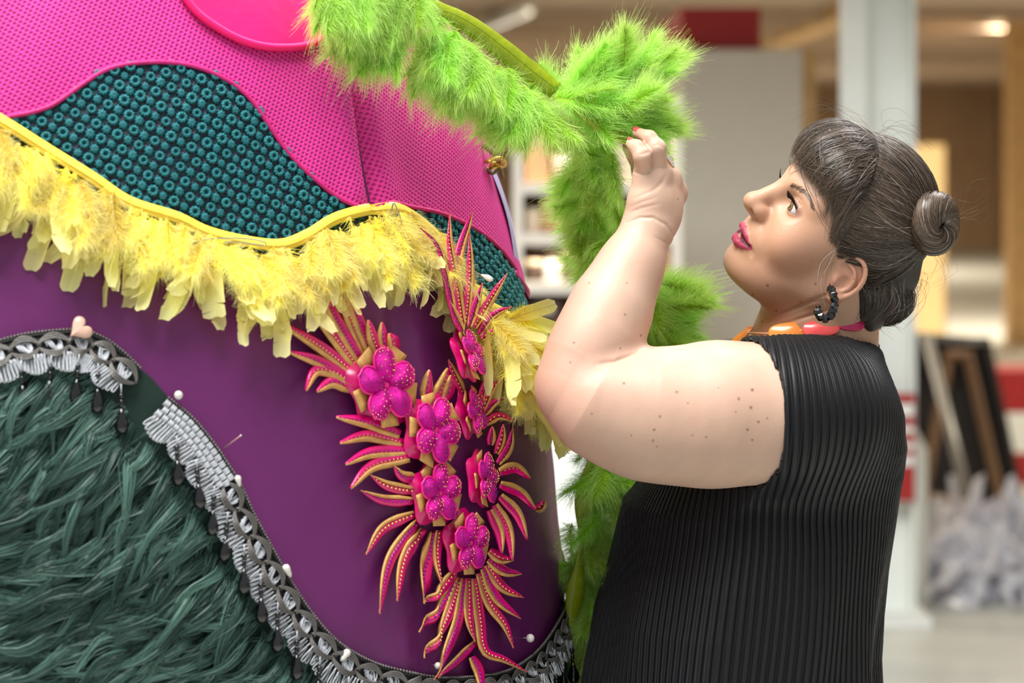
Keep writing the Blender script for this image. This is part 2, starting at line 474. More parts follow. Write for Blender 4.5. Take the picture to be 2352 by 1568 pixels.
# ------------------------------------------------------------------ the costume body
CX, CY, CB = -0.575, 2.95, 0.57
_sil = np.array([(-520, 560), (-430, 640), (-330, 740), (-200, 860), (-100, 940), (0, 1002), (100, 1050), (200, 1085), (300, 1112), (440, 1136), (560, 1172),
                 (690, 1210), (800, 1235), (900, 1252), (1000, 1266), (1100, 1278), (1300, 1291), (1450, 1300), (1568, 1306), (1900, 1306), (2400, 1300), (3400, 1294)], float)
_sz = CAMH - (_sil[:, 0] - HORIZ) / F * CY
_sm = (_sil[:, 1] - IW / 2) / F
_sa = np.sqrt((CX - _sm * CY) ** 2 - (_sm * CB) ** 2)
_o = np.argsort(_sz); _sz = _sz[_o]; _sa = _sa[_o]
_zz = np.linspace(_sz[0], _sz[-1], 400)
_aa = np.interp(_zz, _sz, _sa)
for _ in range(6):
    _aa = np.convolve(np.pad(_aa, 6, mode='edge'), np.ones(13) / 13, mode='valid')
ZTOP = float(_sz[-1])


def rad_a(z): return np.interp(z, _zz, _aa)
def rad_b(z): return CB * (0.35 + 0.65 * rad_a(z) / 0.62)


def pix2uv(x, y):
    """pixel -> (theta, z) on the costume body; pixels past its outline slide to the outline"""
    x = np.asarray(x, float); y = np.asarray(y, float)
    dx = (x - IW / 2) / F; dz = -(y - HORIZ) / F
    t = np.full(np.broadcast(x, y).shape, 2.6)
    for _ in range(12):
        z = CAMH + dz * t
        a, b = rad_a(z), rad_b(z)
        A = (dx / a) ** 2 + 1 / b ** 2; B = -2 * (dx * CX / a ** 2 + CY / b ** 2); C = (CX / a) ** 2 + (CY / b) ** 2 - 1
        D = np.maximum(B * B - 4 * A * C, 0)
        t = (-B - np.sqrt(D)) / (2 * A)
    z = CAMH + dz * t
    th = np.arctan2((dx * t - CX) / rad_a(z), (CY - t) / rad_b(z))
    return np.stack([th, z], -1)


def uvp(pts): return pix2uv(np.array(pts, float)[:, 0], np.array(pts, float)[:, 1])


# folds: paths in the picture turned into paths on the surface
_f1 = uvp([(792, 20), (798, 100), (812, 210), (828, 320), (842, 410), (852, 480)])
_f2 = uvp([(895, 700), (915, 800), (940, 950), (955, 1150), (963, 1300), (960, 1545)])
_f3 = uvp([(840, 1200), (870, 1320), (905, 1440), (925, 1545)])


def disp(th, z):
    d = np.zeros(np.broadcast(th, z).shape)
    for f, amp, wl, rd in ((_f1, 0.013, 0.010, 0.020), (_f2, 0.007, 0.008, 0.018)):
        o = np.argsort(f[:, 1]); zz = f[o, 1]; tt = f[o, 0]
        s = (th - np.interp(z, zz, tt)) * 0.55
        w = smooth01((z - zz[0] + 0.03) / 0.05) * smooth01((zz[-1] + 0.06 - z) / 0.05)
        d = d - w * amp * np.exp(-(s / wl) ** 2) + w * amp * 0.8 * np.exp(-((s + 0.022) / rd) ** 2) + w * amp * 0.5 * np.exp(-((s - 0.026) / rd) ** 2)
    f = _f3; o = np.argsort(f[:, 1]); s = (th - np.interp(z, f[o, 1], f[o, 0])) * 0.55
    w = smooth01((1.15 - z) / 0.12) * smooth01((z - 0.85) / 0.05)
    d = d + w * 0.006 * np.exp(-(s / 0.012) ** 2) - w * .003 * np.exp(-((s - .02) / 0.012) ** 2)
    d = d + 0.0016 * np.sin(th * 9 + z * 13 + 1.3 * np.sin(z * 17)) + 0.0009 * np.sin(th * 23 - z * 29 + 2 * np.sin(th * 7))
    return d


def base_pt(th, z):
    return np.stack([CX + rad_a(z) * np.sin(th), CY - rad_b(z) * np.cos(th), z + 0 * th], -1)


def nrm(th, z):
    e = 1e-3
    dt = base_pt(th + e, z) - base_pt(th - e, z); dzv = base_pt(th, z + e) - base_pt(th, z - e)
    n = np.cross(dt, dzv)
    return n / np.linalg.norm(n, axis=-1, keepdims=True)


def S(th, z, off=0.0):
    th = np.asarray(th, float); z = np.asarray(z, float)
    n = nrm(th, z)
    return base_pt(th, z) + n * (disp(th, z) + off)[..., None]


def Spx(x, y, off=0.0):
    """point off metres proud of the cloth that is seen at pixel (x, y)"""
    x = np.asarray(x, float); y = np.asarray(y, float); qx, qy = x + 0, y + 0
    for k in range(3):
        uv = pix2uv(qx, qy)
        p = S(uv[..., 0], uv[..., 1], np.zeros(uv.shape[:-1]) + off)
        if k < 2:
            qx = qx + np.clip(x - (p[..., 0] / p[..., 1] * F + IW / 2), -45, 45); qy = qy + np.clip(y - (HORIZ - (p[..., 2] - CAMH) / p[..., 1] * F), -45, 45)
    return p


UVS = 0.55        # metres of cloth per radian, about


def panel(name, poly, m, off, step=0.008, parent=None, edge_roll=0.0, **kw):
    """cloth panel on the body: polygon in (theta, z), filled with a grid"""
    poly = np.array(poly, float)
    pts = poly * np.array([UVS, 1.0])
    # densify the boundary
    dens = []
    for i in range(len(pts)):
        a, b = pts[i], pts[(i + 1) % len(pts)]
        k = max(1, int(np.linalg.norm(b - a) / step))
        dens += [a + (b - a) * j / k for j in range(k)]
    B = np.array(dens)
    lo, hi = B.min(0), B.max(0)
    gx, gy = np.meshgrid(np.arange(lo[0], hi[0], step), np.arange(lo[1], hi[1], step))
    g = np.stack([gx.ravel(), gy.ravel()], 1)
    # inside test
    ins = np.zeros(len(g), bool); x1, y1 = B[:, 0], B[:, 1]; x2, y2 = np.roll(x1, -1), np.roll(y1, -1)
    for a, b, c, d in zip(x1, y1, x2, y2):
        if b == d: continue
        hit = ((b > g[:, 1]) != (d > g[:, 1])) & (g[:, 0] < (c - a) * (g[:, 1] - b) / (d - b) + a)
        ins ^= hit
    g = g[ins]
    keep = np.ones(len(g), bool)
    for k in range(0, len(g), 2000):
        dd = ((g[k:k + 2000, None, :] - B[None]) ** 2).sum(-1).min(1); keep[k:k + 2000] = dd > (0.45 * step) ** 2
    g = g[keep]
    allp = np.vstack([B, g])
    nB = len(B)
    r = delaunay_2d_cdt([Vector(p) for p in allp], [(i, (i + 1) % nB) for i in range(nB)], [], 1, 1e-6)
    q = np.array([tuple(v) for v in r[0]]); fc = np.array([f for f in r[2] if len(f) == 3])
    th, z = q[:, 0] / UVS, q[:, 1]
    V = S(th, z, np.full(len(th), off))
    return npmesh(name, V, fc, m, parent, uv=q, **kw)


def cord(name, uvpath, rad, off, m, parent, n=8, num=220, **kw):
    p = catmull(uvpath, num)
    return MB().tube(S(p[:, 0], p[:, 1], np.full(num, off)), rad, n).build(name, m, parent, **kw)


# ---- cloth materials (pattern laid out on the cloth itself through its UV map, in metres)
def uvnode(nt, sx, sy, rot=0.0):
    uv = nt.nodes.new('ShaderNodeUVMap'); mp = nt.nodes.new('ShaderNodeMapping')
    mp.inputs['Scale'].default_value = (sx, sy, 1); mp.inputs['Rotation'].default_value = (0, 0, rot)
    nt.links.new(uv.outputs[0], mp.inputs['Vector'])
    return mp.outputs[0]


def waffle_mat(name, c_hi, c_lo, pitch, rot, rough=0.65):
    m = mat(name, c_hi, rough, sheen=0.25)
    nt = m.node_tree; N = nt.nodes; Lk = nt.links; b = N['Principled BSDF']
    v = uvnode(nt, 1 / pitch, 1 / pitch, rot)
    vo = N.new('ShaderNodeTexVoronoi'); vo.inputs['Scale'].default_value = 1.0; vo.inputs['Randomness'].default_value = 0.12
    Lk.new(v, vo.inputs['Vector'])
    r = N.new('ShaderNodeMapRange'); r.inputs['From Min'].default_value = 0.16; r.inputs['From Max'].default_value = 0.40
    Lk.new(vo.outputs['Distance'], r.inputs['Value'])
    mx = N.new('ShaderNodeMix'); mx.data_type = 'RGBA'; mx.inputs['A'].default_value = c_lo; mx.inputs['B'].default_value = c_hi
    Lk.new(r.outputs['Result'], mx.inputs['Factor'])
    nz = N.new('ShaderNodeTexNoise'); nz.inputs['Scale'].default_value = 0.06; Lk.new(v, nz.inputs['Vector'])
    hv = N.new('ShaderNodeHueSaturation'); Lk.new(mx.outputs['Result'], hv.inputs['Color'])
    mr = N.new('ShaderNodeMapRange'); mr.inputs['To Min'].default_value = 0.85; mr.inputs['To Max'].default_value = 1.15
    Lk.new(nz.outputs['Fac'], mr.inputs['Value']); Lk.new(mr.outputs['Result'], hv.inputs['Value'])
    Lk.new(hv.outputs[0], b.inputs['Base Color'])
    bp = N.new('ShaderNodeBump'); bp.inputs['Strength'].default_value = 0.9; bp.inputs['Distance'].default_value = 0.0014
    Lk.new(r.outputs['Result'], bp.inputs['Height']); Lk.new(bp.outputs['Normal'], b.inputs['Normal'])
    return m


M_pink = waffle_mat('pink_waffle_knit', rgb(222, 42, 150), rgb(160, 8, 92), 0.0050, math.radians(28))
M_pinkcord = mat('pink_edge', rgb(205, 25, 118), 0.6, bump=0.5, bscale=500)
M_purple = mat('purple_satin', rgb(107, 33, 100), 0.42, sheen=0.3, var=0.06, vscale=5, bump=0.25, bscale=60)
M_tealbase = waffle_mat('teal_net_on_purple', rgb(30, 66, 74), rgb(74, 40, 74), 0.0062, math.radians(20))
M_teal = mat('teal_lace_thread', rgb(22, 116, 124), 0.5, var=0.25, vscale=220, bump=0.8, bscale=900, sheen=0.2)
M_hot = mat('hot_pink_plush', rgb(250, 0, 112), 0.55, sheen=0.6, var=0.08, vscale=25, bump=0.3, bscale=60)

CO = empty('carnival_costume', (CX, CY, 0), label='huge pink, purple and green carnival costume body the woman is decorating', cat='costume')

# purple cloth over the whole body, closed at the top, down to the floor
nth, nz_ = 230, 190
th = np.linspace(-math.pi, math.pi, nth, endpoint=False)
zz = np.concatenate([np.linspace(0.0, 0.75, 30, endpoint=False), np.linspace(0.75, ZTOP, nz_ - 30)])
TH, ZZ = np.meshgrid(th, zz)
V = S(TH, ZZ, np.zeros_like(TH)).reshape(-1, 3)
ii = np.arange(nz_ - 1)[:, None] * nth; jj = np.arange(nth)[None]; j2 = (jj + 1) % nth
Fq = np.stack([ii + jj, ii + j2, ii + nth + j2, ii + nth + jj], -1).reshape(-1, 4)
top = len(V); V = np.vstack([V, [[CX, CY, ZTOP + 0.05]]])
topf = np.array([[(nz_ - 1) * nth + j, (nz_ - 1) * nth + (j + 1) % nth, top, top] for j in range(nth)])
npmesh('purple_cloth', V, np.vstack([Fq, np.stack([topf[:, 0], topf[:, 1], topf[:, 2], topf[:, 0]], 1)[:0].reshape(0, 4)]), M_purple, CO,
       uv=np.vstack([np.stack([TH.ravel() * UVS, ZZ.ravel()], 1), [[0, 0]]]))

PINK_LOW = [(-330, 345), (-150, 312), (0, 274), (70, 260), (130, 237), (185, 197), (245, 161), (300, 148), (370, 145), (440, 155), (505, 182), (560, 222), (610, 287),
            (660, 357), (720, 418), (780, 464), (835, 486), (868, 470), (920, 473), (1000, 490), (1075, 520), (1125, 558), (1165, 605), (1192, 650)]
pl = catmull(uvp(PINK_LOW), 140)
back = [(1.75, pl[-1, 1] - 0.05), (2.3, pl[-1, 1] - 0.1), (2.3, ZTOP - .02), (-1.1, ZTOP - .02), (-1.1, pl[0, 1])]
panel('pink_waffle_panel', list(map(tuple, pl)) + back, M_pink, 0.0042, 0.008, CO)
cord('pink_rolled_hem', np.vstack([pl, [(1.75, pl[-1, 1] - 0.05), (2.3, pl[-1, 1] - .1)]])[::3], 0.0026, 0.005, M_pinkcord, CO, num=300)

# teal lace over purple: between the pink hem and the yellow trim
YEL = [(-320, 130), (-160, 190), (0, 288), (80, 338), (200, 414), (290, 474), (400, 510), (470, 543), (560, 566), (640, 574), (700, 552), (760, 515), (830, 495), (900, 492),
       (950, 512), (1000, 562), (1045, 640), (1100, 705), (1165, 745), (1215, 800), (1243, 880)]
yl = catmull(uvp(YEL), 160)
i0 = int(np.argmin(np.abs(pl[:, 0] - uvp([(10, 272)])[0, 0])))
tl_up = pl[i0:]
tl_lo = yl[yl[:, 0] > pl[i0, 0] + 0.005]
panel('teal_lace_panel', list(map(tuple, tl_up[::-1])) + [tuple(p - np.array([0, .012])) for p in tl_lo] + [(1.7, tl_lo[-1, 1] - .03), (1.9, tl_lo[-1, 1] - .03), (1.9, pl[-1, 1] - 0.06), (1.75, pl[-1, 1] - 0.06)],
      M_tealbase, 0.0018, 0.008, CO)
# rosettes of the lace, each a small crocheted ring or knot
ring_v = MB()
for k in range(10):
    q = 2 * math.pi * k / 10
    ring_v.ball((0.0037 * math.cos(q), 0.0037 * math.sin(q), 0.0022), (0.0022, 0.0022, 0.0026), 6, 4)
ring_v.lathe([(0.0052, 0), (0.0046, 0.003), (0.003, 0.0035), (0.002, 0.001)], n=10)
ring_me = ring_v.build('lace_ring', M_teal).data; bpy.data.objects.remove(bpy.data.objects['lace_ring'])
kv = MB()
kv.lathe([(0.0048, 0), (0.0042, 0.002), (0.0022, 0.0032), (0.0004, 0.0034)], n=10)
for k in range(8):
    q = 2 * math.pi * k / 8
    kv.tube([(0.001 * math.cos(q), 0.001 * math.sin(q), 0.0034), (0.0058 * math.cos(q), 0.0058 * math.sin(q), 0.0008)], 0.0007, 4)
knot_me = kv.build('lace_knot', M_teal).data; bpy.data.objects.remove(bpy.data.objects['lace_knot'])


def poly_in(g, B):
    ins = np.zeros(len(g), bool)
    for a, b in zip(B, np.roll(B, -1, 0)):
        if a[1] == b[1]: continue
        ins ^= ((a[1] > g[:, 1]) != (b[1] > g[:, 1])) & (g[:, 0] < (b[0] - a[0]) * (g[:, 1] - a[1]) / (b[1] - a[1]) + a[0])
    return ins


tpoly = np.vstack([tl_up[::-1], tl_lo - np.array([0, .004])])
Mr = np.array([[math.cos(.25), -math.sin(.25)], [math.sin(.25), math.cos(.25)]])
pit = np.array([0.0176, 0.0158])
gi, gj = np.meshgrid(np.arange(-80, 80), np.arange(-80, 80))
g = np.stack([gi.ravel() * pit[0] + (gj.ravel() % 2) * 0, gj.ravel() * pit[1]], 1)
lace = []
for kind_, sh in (('ring', (0, 0)), ('knot', (pit[0] / 2, pit[1] / 2))):
    q = (g + np.array(sh)) @ Mr.T + np.array([uvp([(400, 350)])[0, 0] * UVS, uvp([(400, 350)])[0, 1]])
    q = q / np.array([UVS, 1])
    q = q[poly_in(q, tpoly) & (q[:, 0] > -0.55) & (q[:, 0] < 1.5)]
    q = q[np.argsort(q[:, 0])]
    lace.append((kind_, q))
for kind_, q in lace:
    mesh_ = ring_me if kind_ == 'ring' else knot_me
    main = q[:300]
    pts = S(main[:, 0], main[:, 1], np.full(len(main), 0.002)); ns = nrm(main[:, 0], main[:, 1])
    for p, n in zip(pts, ns):
        o = bpy.data.objects.new('lace_' + kind_, mesh_); COL.objects.link(o)
        R_ = Vector(n).to_track_quat('Z', 'Y').to_matrix().to_4x4() @ Matrix.Rotation(random.uniform(0, 6), 4, 'Z')
        o.parent = CO; o.matrix_parent_inverse = pinv(CO)
        o.matrix_basis = Matrix.Translation(p) @ R_ @ Matrix.Scale(random.uniform(.9, 1.12), 4)
    if len(q) > 300:
        rest = MB(); bv = [Vector(v.co) for v in mesh_.vertices]; bf = [tuple(p.vertices) for p in mesh_.polygons]
        pts = S(q[300:, 0], q[300:, 1], np.full(len(q) - 300, 0.002)); ns = nrm(q[300:, 0], q[300:, 1])
        for p, n in zip(pts, ns):
            R_ = Matrix.Translation(p) @ Vector(n).to_track_quat('Z', 'Y').to_matrix().to_4x4()
            rest.add([R_ @ v for v in bv], bf)
        rest.build('lace_' + kind_ + '_rest', M_teal, CO, kind='stuff')

# hot pink plush piece at the top with a rolled hem
HOT = [(340, -140), (400, -30), (440, 30), (490, 70), (540, 98), (590, 113), (640, 116), (690, 110), (730, 92), (752, 60), (790, -20), (800, -160)]
hp = catmull(uvp(HOT), 90)
panel('hot_pink_plush_panel', list(map(tuple, hp)), M_hot, 0.011, 0.009, CO)
cord('plush_hem', hp, 0.0045, 0.0095, M_hot, CO, num=160)
HOT2 = [(770, -60), (800, 60), (830, 110), (850, 130), (880, 160), (900, 120), (960, 60), (960, -60)]
panel('hot_pink_plush_panel', uvp(HOT2), M_hot, 0.009, 0.009, CO)

# lavender panel and tin ornaments at the far side of the body
M_lav = mat('lavender_cloth', rgb(172, 160, 205), 0.6, var=.05)
lv = uvp([(1118, 380), (1140, 450), (1172, 545), (1195, 620)])
lz = np.linspace(lv[0, 1], lv[-1, 1], 14)
lt = np.linspace(1.45, 1.9, 8)
Vl = np.array([S(t, z, 0.003 + 0.011 * math.sin(math.pi * (i / 13) ** .8) * (0.4 + 0.6 * k / 7)) for i, z in enumerate(lz) for k, t in enumerate(lt)])
npmesh('lavender_panel', Vl, [(i * 8 + k, i * 8 + k + 1, (i + 1) * 8 + k + 1, (i + 1) * 8 + k) for i in range(13) for k in range(7)], M_lav, CO)
M_gold = mat('gold_metal', rgb(205, 160, 70), 0.3, 0.9, var=.1)
M_olive = mat('olive_tin', rgb(120, 112, 78), 0.35, 0.6)
dO = 2.86
cl = catmull([P(1118, 372, dO - .02), P(1140, 362, dO - .01), P(1153, 368, dO), P(1150, 380, dO + .01), P(1128, 380, dO)], 24)
MB().tube(cl, 0.006, 8, flat=.4).build('gold_buckle', M_gold, CO)
cl = catmull([P(1110, 330, dO), P(1128, 345, dO), P(1140, 355, dO)], 10)
MB().tube(cl, [.004] * 10, 8).build('tin_leaf', M_olive, CO)
cl = catmull([P(1118, 385, dO), P(1130, 398, dO), P(1148, 388, dO), P(1153, 400, dO), P(1155, 408, dO)], 24)
MB().tube(cl, 0.0045, 8, flat=.5).build('tin_curl', M_olive, CO)


# ------------------------------------------------------------------ green fur, braid trims, pins
FUR_EDGE = [(-330, 880), (-150, 830), (0, 782), (60, 768), (130, 762), (195, 770), (250, 790), (300, 832), (345, 868), (395, 925), (440, 968), (490, 1028), (520, 1072), (548, 1118), (578, 1188), (618, 1262),
            (662, 1342), (712, 1417), (767, 1477), (838, 1518), (920, 1543), (1000, 1556), (1090, 1553), (1160, 1538), (1222, 1498), (1264, 1440), (1290, 1370), (1296, 1290)]
fe = catmull(uvp(FUR_EDGE), 200)
M_furbase = mat('dark_green_backing', rgb(16, 44, 36), 0.8)
poly = list(map(tuple, fe)) + [(1.62, fe[-1, 1] + .01), (1.62, 0.55), (fe[0, 0], 0.55)]
panel('fur_backing', poly, M_furbase, 0.003, 0.012, CO)

fp = np.array(poly)
M_fur = attr_mat('green_fur', rough=0.45, trans=0.12, spec=0.35)


def fur(name, n_clump, per, poly, bounds, flow, seed, L0, parent, lift0=.16, avoid=None, gap=0.03):
    """long wavy pile in locks: the strands of a lock start apart and run together toward the tip"""
    rs = np.random.default_rng(seed)
    c = rs.uniform(bounds[0], bounds[1], (n_clump * 5, 2))
    c = c[poly_in(c, poly)]
    if avoid is not None:
        sc = np.array([UVS, 1.0])
        dd = np.array([(((avoid - q) * sc) ** 2).sum(1).min() for q in c])
        c = c[dd > gap ** 2]
    c = c[:n_clump]
    n = len(c); seg = 8; t = np.linspace(0, 1, seg + 1)
    ang = flow(c) + rs.normal(0, 0.16, n)
    hue = rs.uniform(0, 1, n); Lc = rs.uniform(.65, 1.3, n) * L0
    n0 = nrm(c[:, 0], c[:, 1]); e = 1e-3
    p0 = S(c[:, 0], c[:, 1], np.full(n, 0.003))
    d = base_pt(c[:, 0] + np.cos(ang) * e / UVS, c[:, 1] + np.sin(ang) * e) - base_pt(c[:, 0], c[:, 1])
    d /= np.linalg.norm(d, axis=1, keepdims=True)
    side = np.cross(n0, d)
    amp = np.abs(rs.normal(.10, .06, n)); ph = rs.uniform(0, 6.28, n); fr = rs.uniform(4, 8, n); bend = rs.normal(0, .28, n)
    lift = np.clip(rs.normal(lift0, .05, n), .05, .4)
    C0 = p0[:, None] + d[:, None] * (Lc[:, None] * t)[..., None] \
        + side[:, None] * (Lc[:, None] * (amp[:, None] * np.sin(ph[:, None] + fr[:, None] * t) * t + bend[:, None] * t ** 2))[..., None] \
        + n0[:, None] * (Lc[:, None] * lift[:, None] * np.sin(np.pi * t ** .7 * .92))[..., None]
    idx = np.repeat(np.arange(n), per); m = len(idx)
    spread = rs.normal(0, 1, (m, 2)) * np.array([.0042, .0016])
    conv = (1 - 0.80 * smooth01(t * 1.25))
    ln = rs.uniform(.8, 1.0, m)
    own = rs.normal(0, .0016, (m, 1)) * np.sin(rs.uniform(0, 6, (m, 1)) + rs.uniform(2, 7, (m, 1)) * t[None])
    Q = C0[idx] + side[idx][:, None] * (spread[:, :1] * conv[None] + own)[..., None] + n0[idx][:, None] * (np.abs(spread[:, 1:]) * conv[None] + .0015)[..., None]
    # shorten some strands
    k = np.clip(ln[:, None] * t * seg, 0, seg - 1e-6); i0 = k.astype(int); fr_ = (k - i0)[..., None]
    Q = np.take_along_axis(Q, i0[..., None].repeat(3, 2), 1) * (1 - fr_) + np.take_along_axis(Q, (i0 + 1)[..., None].repeat(3, 2), 1) * fr_
    w = rs.uniform(.00028, .00060, m)[:, None] * (np.minimum(1, .4 + 2 * t) * (1 - t ** 4) + .05)
    sd = (side[idx] + .5 * n0[idx] * rs.normal(0, 1, (m, 1)))[:, None] * w[..., None]
    V = np.stack([Q - sd, Q + sd], 2).reshape(-1, 3)
    b = (np.arange(m) * (seg + 1) * 2)[:, None]; kk = np.arange(seg)[None] * 2
    Fq = np.stack([b + kk, b + kk + 1, b + kk + 3, b + kk + 2], -1).reshape(-1, 4)
    lo = np.array([0.010, 0.036, 0.029]); hi = np.array([0.135, 0.27, 0.22])
    h = np.clip(hue[idx] ** 1.7 * .75 + rs.uniform(0, .25, m), 0, 1)[:, None]
    C = np.repeat(lo + (hi - lo) * h, (seg + 1) * 2, 0)
    return npmesh(name, V, Fq, M_fur, parent, col=C, kind='stuff')


def flow_main(c):
    # combed from the upper right to the lower left, steeper toward the hem on the right
    base = math.radians(199) + 0.35 * np.sin(c[:, 0] * 6 + c[:, 1] * 5) + 0.25 * np.sin(c[:, 1] * 19 + c[:, 0] * 9)
    return base + 0.30 * smooth01((c[:, 0] - 0.30) / 0.5) * smooth01((1.2 - c[:, 1]) / .2)


inner = fp.copy()
fur('green_fur', 2300, 18, inner, ((-0.62, 0.84), (1.05, 1.48)), flow_main, 3, 0.085, CO, avoid=fe, gap=.040)
fur('green_fur_underlayer', 1500, 9, inner, ((-0.62, 0.84), (1.05, 1.48)), flow_main, 5, 0.040, CO, .05, avoid=fe, gap=.016)
fur('green_fur_fringe', 260, 9, inner, ((1.0, 0.84), (1.6, 1.15)), lambda c: np.full(len(c), math.radians(262)), 4, 0.05, CO, .08, avoid=fe, gap=.012)

# ---- braid trims
M_cord = mat('pewter_cord', rgb(112, 109, 106), 0.32, 0.3, bump=.4, bscale=700)
M_thread = mat('silver_grey_thread', rgb(200, 204, 210), 0.4, 0.1, var=.12, vscale=300, bump=.5, bscale=900)
M_tape = mat('black_tape', rgb(24, 23, 26), 0.7)
M_jet = mat('black_glass', rgb(10, 10, 12), 0.08, spec=0.8)


class Trim:
    def __init__(s, px, n=400):
        s.uv = catmull(uvp(px), n)
        p = S(s.uv[:, 0], s.uv[:, 1], np.zeros(n)); s.len = np.r_[0, np.cumsum(np.linalg.norm(np.diff(p, axis=0), axis=1))]
        s.L = s.len[-1]

    def at(s, l, t, off):
        """point l metres along the trim, t metres across toward the fur, off metres proud"""
        l = np.asarray(l, float); t = np.asarray(t, float)
        q = np.clip(l, 0, s.L); e = 0.004
        u = np.stack([np.interp(q, s.len, s.uv[:, k]) for k in (0, 1)], -1)
        ua = np.stack([np.interp(np.clip(q - e, 0, s.L), s.len, s.uv[:, k]) for k in (0, 1)], -1)
        ub = np.stack([np.interp(np.clip(q + e, 0, s.L), s.len, s.uv[:, k]) for k in (0, 1)], -1)
        d = (ub - ua) * np.array([UVS, 1]); d /= np.linalg.norm(d, axis=-1, keepdims=True) + 1e-9
        u = u + d * (l - q)[..., None] / np.array([UVS, 1])
        r = np.stack([d[..., 1], -d[..., 0]], -1) / np.array([UVS, 1])
        u = u + r * t[..., None]
        return S(u[..., 0], u[..., 1], np.zeros(u.shape[:-1]) + off + 0.002 + 0.24 * np.clip(t, 0, .05))


def loop_mesh(tr, l0, l1, w, flip):
    """one link of the interlaced chain: three strands bulging to one side"""
    b = MB()
    for k, ww in enumerate((1.0, 0.80, 0.60)):
        q = np.linspace(0, 1, 16)
        l = l0 + (l1 - l0) * q
        h = np.sin(np.pi * q) ** 0.75
        t = 0.0150 + flip * w * ww * h
        b.tube(tr.at(l, t, 0.0065 + 0.0025 * np.sin(np.pi * q) - (0.002 if flip > 0 else 0) * np.cos(2 * np.pi * q)), 0.00115, 6)
    return b


def crochet(tr, l, seed):
    rs = random.Random(seed); b = MB()
    for k in range(9):
        a = rs.uniform(0, 6.28)
        p = [(l + 0.0072 * math.cos(a + q) * (0.4 + .1 * k), 0.0150 + 0.0060 * math.sin(a * 1.3 + 2 * q)) for q in np.linspace(0, 2.2, 6)]
        b.tube(tr.at(np.array([x for x, _ in p]), np.array([y for _, y in p]), np.full(6, 0.0045 + 0.0004 * k)), 0.0007, 5)
    return b


def scallop(tr, l0, l1, depth, seed):
    rs = random.Random(seed); b = MB(); n = 9
    for k in range(n):
        f = (k + .5) / n; lc = l0 + (l1 - l0) * f
        d = depth * (0.55 + 0.45 * math.sin(math.pi * f)); sp = (f - .5) * 0.006
        w = 0.0013
        pts = [(lc - w * .4, .023), (lc - w + sp * .6, .025 + d * .5), (lc - w + sp, .025 + d), (lc + sp, .0265 + d), (lc + w + sp, .025 + d), (lc + w + sp * .6, .025 + d * .5), (lc + w * .4, .023)]
        pts = catmull(pts, 16)
        b.tube(tr.at(pts[:, 0], pts[:, 1], np.linspace(.004, .007, 16)[::-1] + rs.uniform(0, .003)), 0.00075, 5)
    return b


def drop(tr, l, t, seed):
    rs = random.Random(seed); b = MB()
    p = Vector(tr.at(np.array(l), np.array(t), 0.012)); n = Vector(nrm(*pix2uv(600, 1200)))
    d = Vector((rs.uniform(-.15, .15), -0.05, -1)).normalized()
    b.tube([p, p + d * 0.010], 0.0007, 5, mi=1)
    b.ball(p + d * 0.012, 0.0030, 8, 6)
    M = d.to_track_quat('-Z', 'Y').to_matrix()
    b.lathe([(0.0008, -0.014), (0.0022, -0.018), (0.0026, -0.020), (0.0022, -0.022), (0.0012, -0.0235)], p, 8, M)
    b.lathe([(0.0014, -0.0235), (0.0030, -0.029), (0.0066, -0.038), (0.0071, -0.043), (0.0046, -0.0485), (0.0006, -0.050)], p, 7, M)
    return b


def braid(label, px, l_from, l_to, reverse_to=None, group='silver and black braid trims'):
    tr = Trim(px)
    l_to = min(l_to, tr.L)
    root = empty('braid_trim', Vector(tr.at(np.array(l_from), np.array(0.0), 0.0)), label=label, cat='braid trim', group=group)
    # tape ground
    n = int((l_to - l_from) / 0.004) + 2
    l = np.linspace(l_from, l_to, n); tt = np.array([0.0, .009, .018, .0265])
    Vt = np.stack([tr.at(l, np.full(n, t), 0.0042) for t in tt], 1).reshape(-1, 3)
    npmesh('ground_tape', Vt, [(i * 4 + k, i * 4 + k + 1, (i + 1) * 4 + k + 1, (i + 1) * 4 + k) for i in range(n - 1) for k in range(3)], M_tape, root)
    # beaded cord along the outer edge
    b = MB(); k = 0
    for l1 in np.arange(l_from, l_to, 0.0034):
        b.ball(tr.at(np.array(l1), np.array(0.0012), 0.0060), (.0017, .0017, .0017), 6, 4); k += 1
    b.build('beaded_edge', M_cord, root, kind='stuff')
    b = MB(); b.tube(tr.at(l, np.full(n, 0.004), 0.0055), 0.0012, 6); b.tube(tr.at(l, np.full(n, 0.0265), 0.005), 0.0012, 6)
    b.build('edge_cord', M_tape, root)
    ls = l_from
    if reverse_to:                    # the woven reverse side turned outward
        for row, t0 in enumerate((0.007, 0.0135, 0.020)):
            q = l_from + (0.003 if row % 2 else 0)
            while q < reverse_to:
                bb = MB()
                for s in range(5):
                    lz_ = q + 0.0012 * s
                    bb.tube(tr.at(np.full(6, lz_), np.linspace(t0 - .0034, t0 + .0034, 6), 0.0055 + 0.0028 * np.sin(np.linspace(0, math.pi, 6))), 0.00085, 5)
                bb.build('woven_block', M_thread, root)
                q += 0.0078
        ls = reverse_to
    pitch = 0.0300; k = 0
    while ls + pitch * .6 < l_to:
        for flip in (-1, 1):
            loop_mesh(tr, ls - .002, ls + pitch + .002, 0.0112, flip).build('chain_link', M_cord, root)
        crochet(tr, ls + pitch / 2, k).build('crochet_knot', M_thread, root)
        crochet(tr, ls + pitch * .5, k + 99).build('crochet_knot', M_thread, root)
        ls += pitch; k += 1
    ls = l_from; k = 0
    while ls + 0.03 < l_to + .012:
        scallop(tr, ls, ls + 0.032, 0.017, k).build('thread_scallop', M_thread, root)
        if k % 1 == 0:
            drop(tr, ls + 0.033, 0.026, k + 5).build('drop_bead', [M_jet, M_thread], root)
        ls += 0.034; k += 1
    return tr


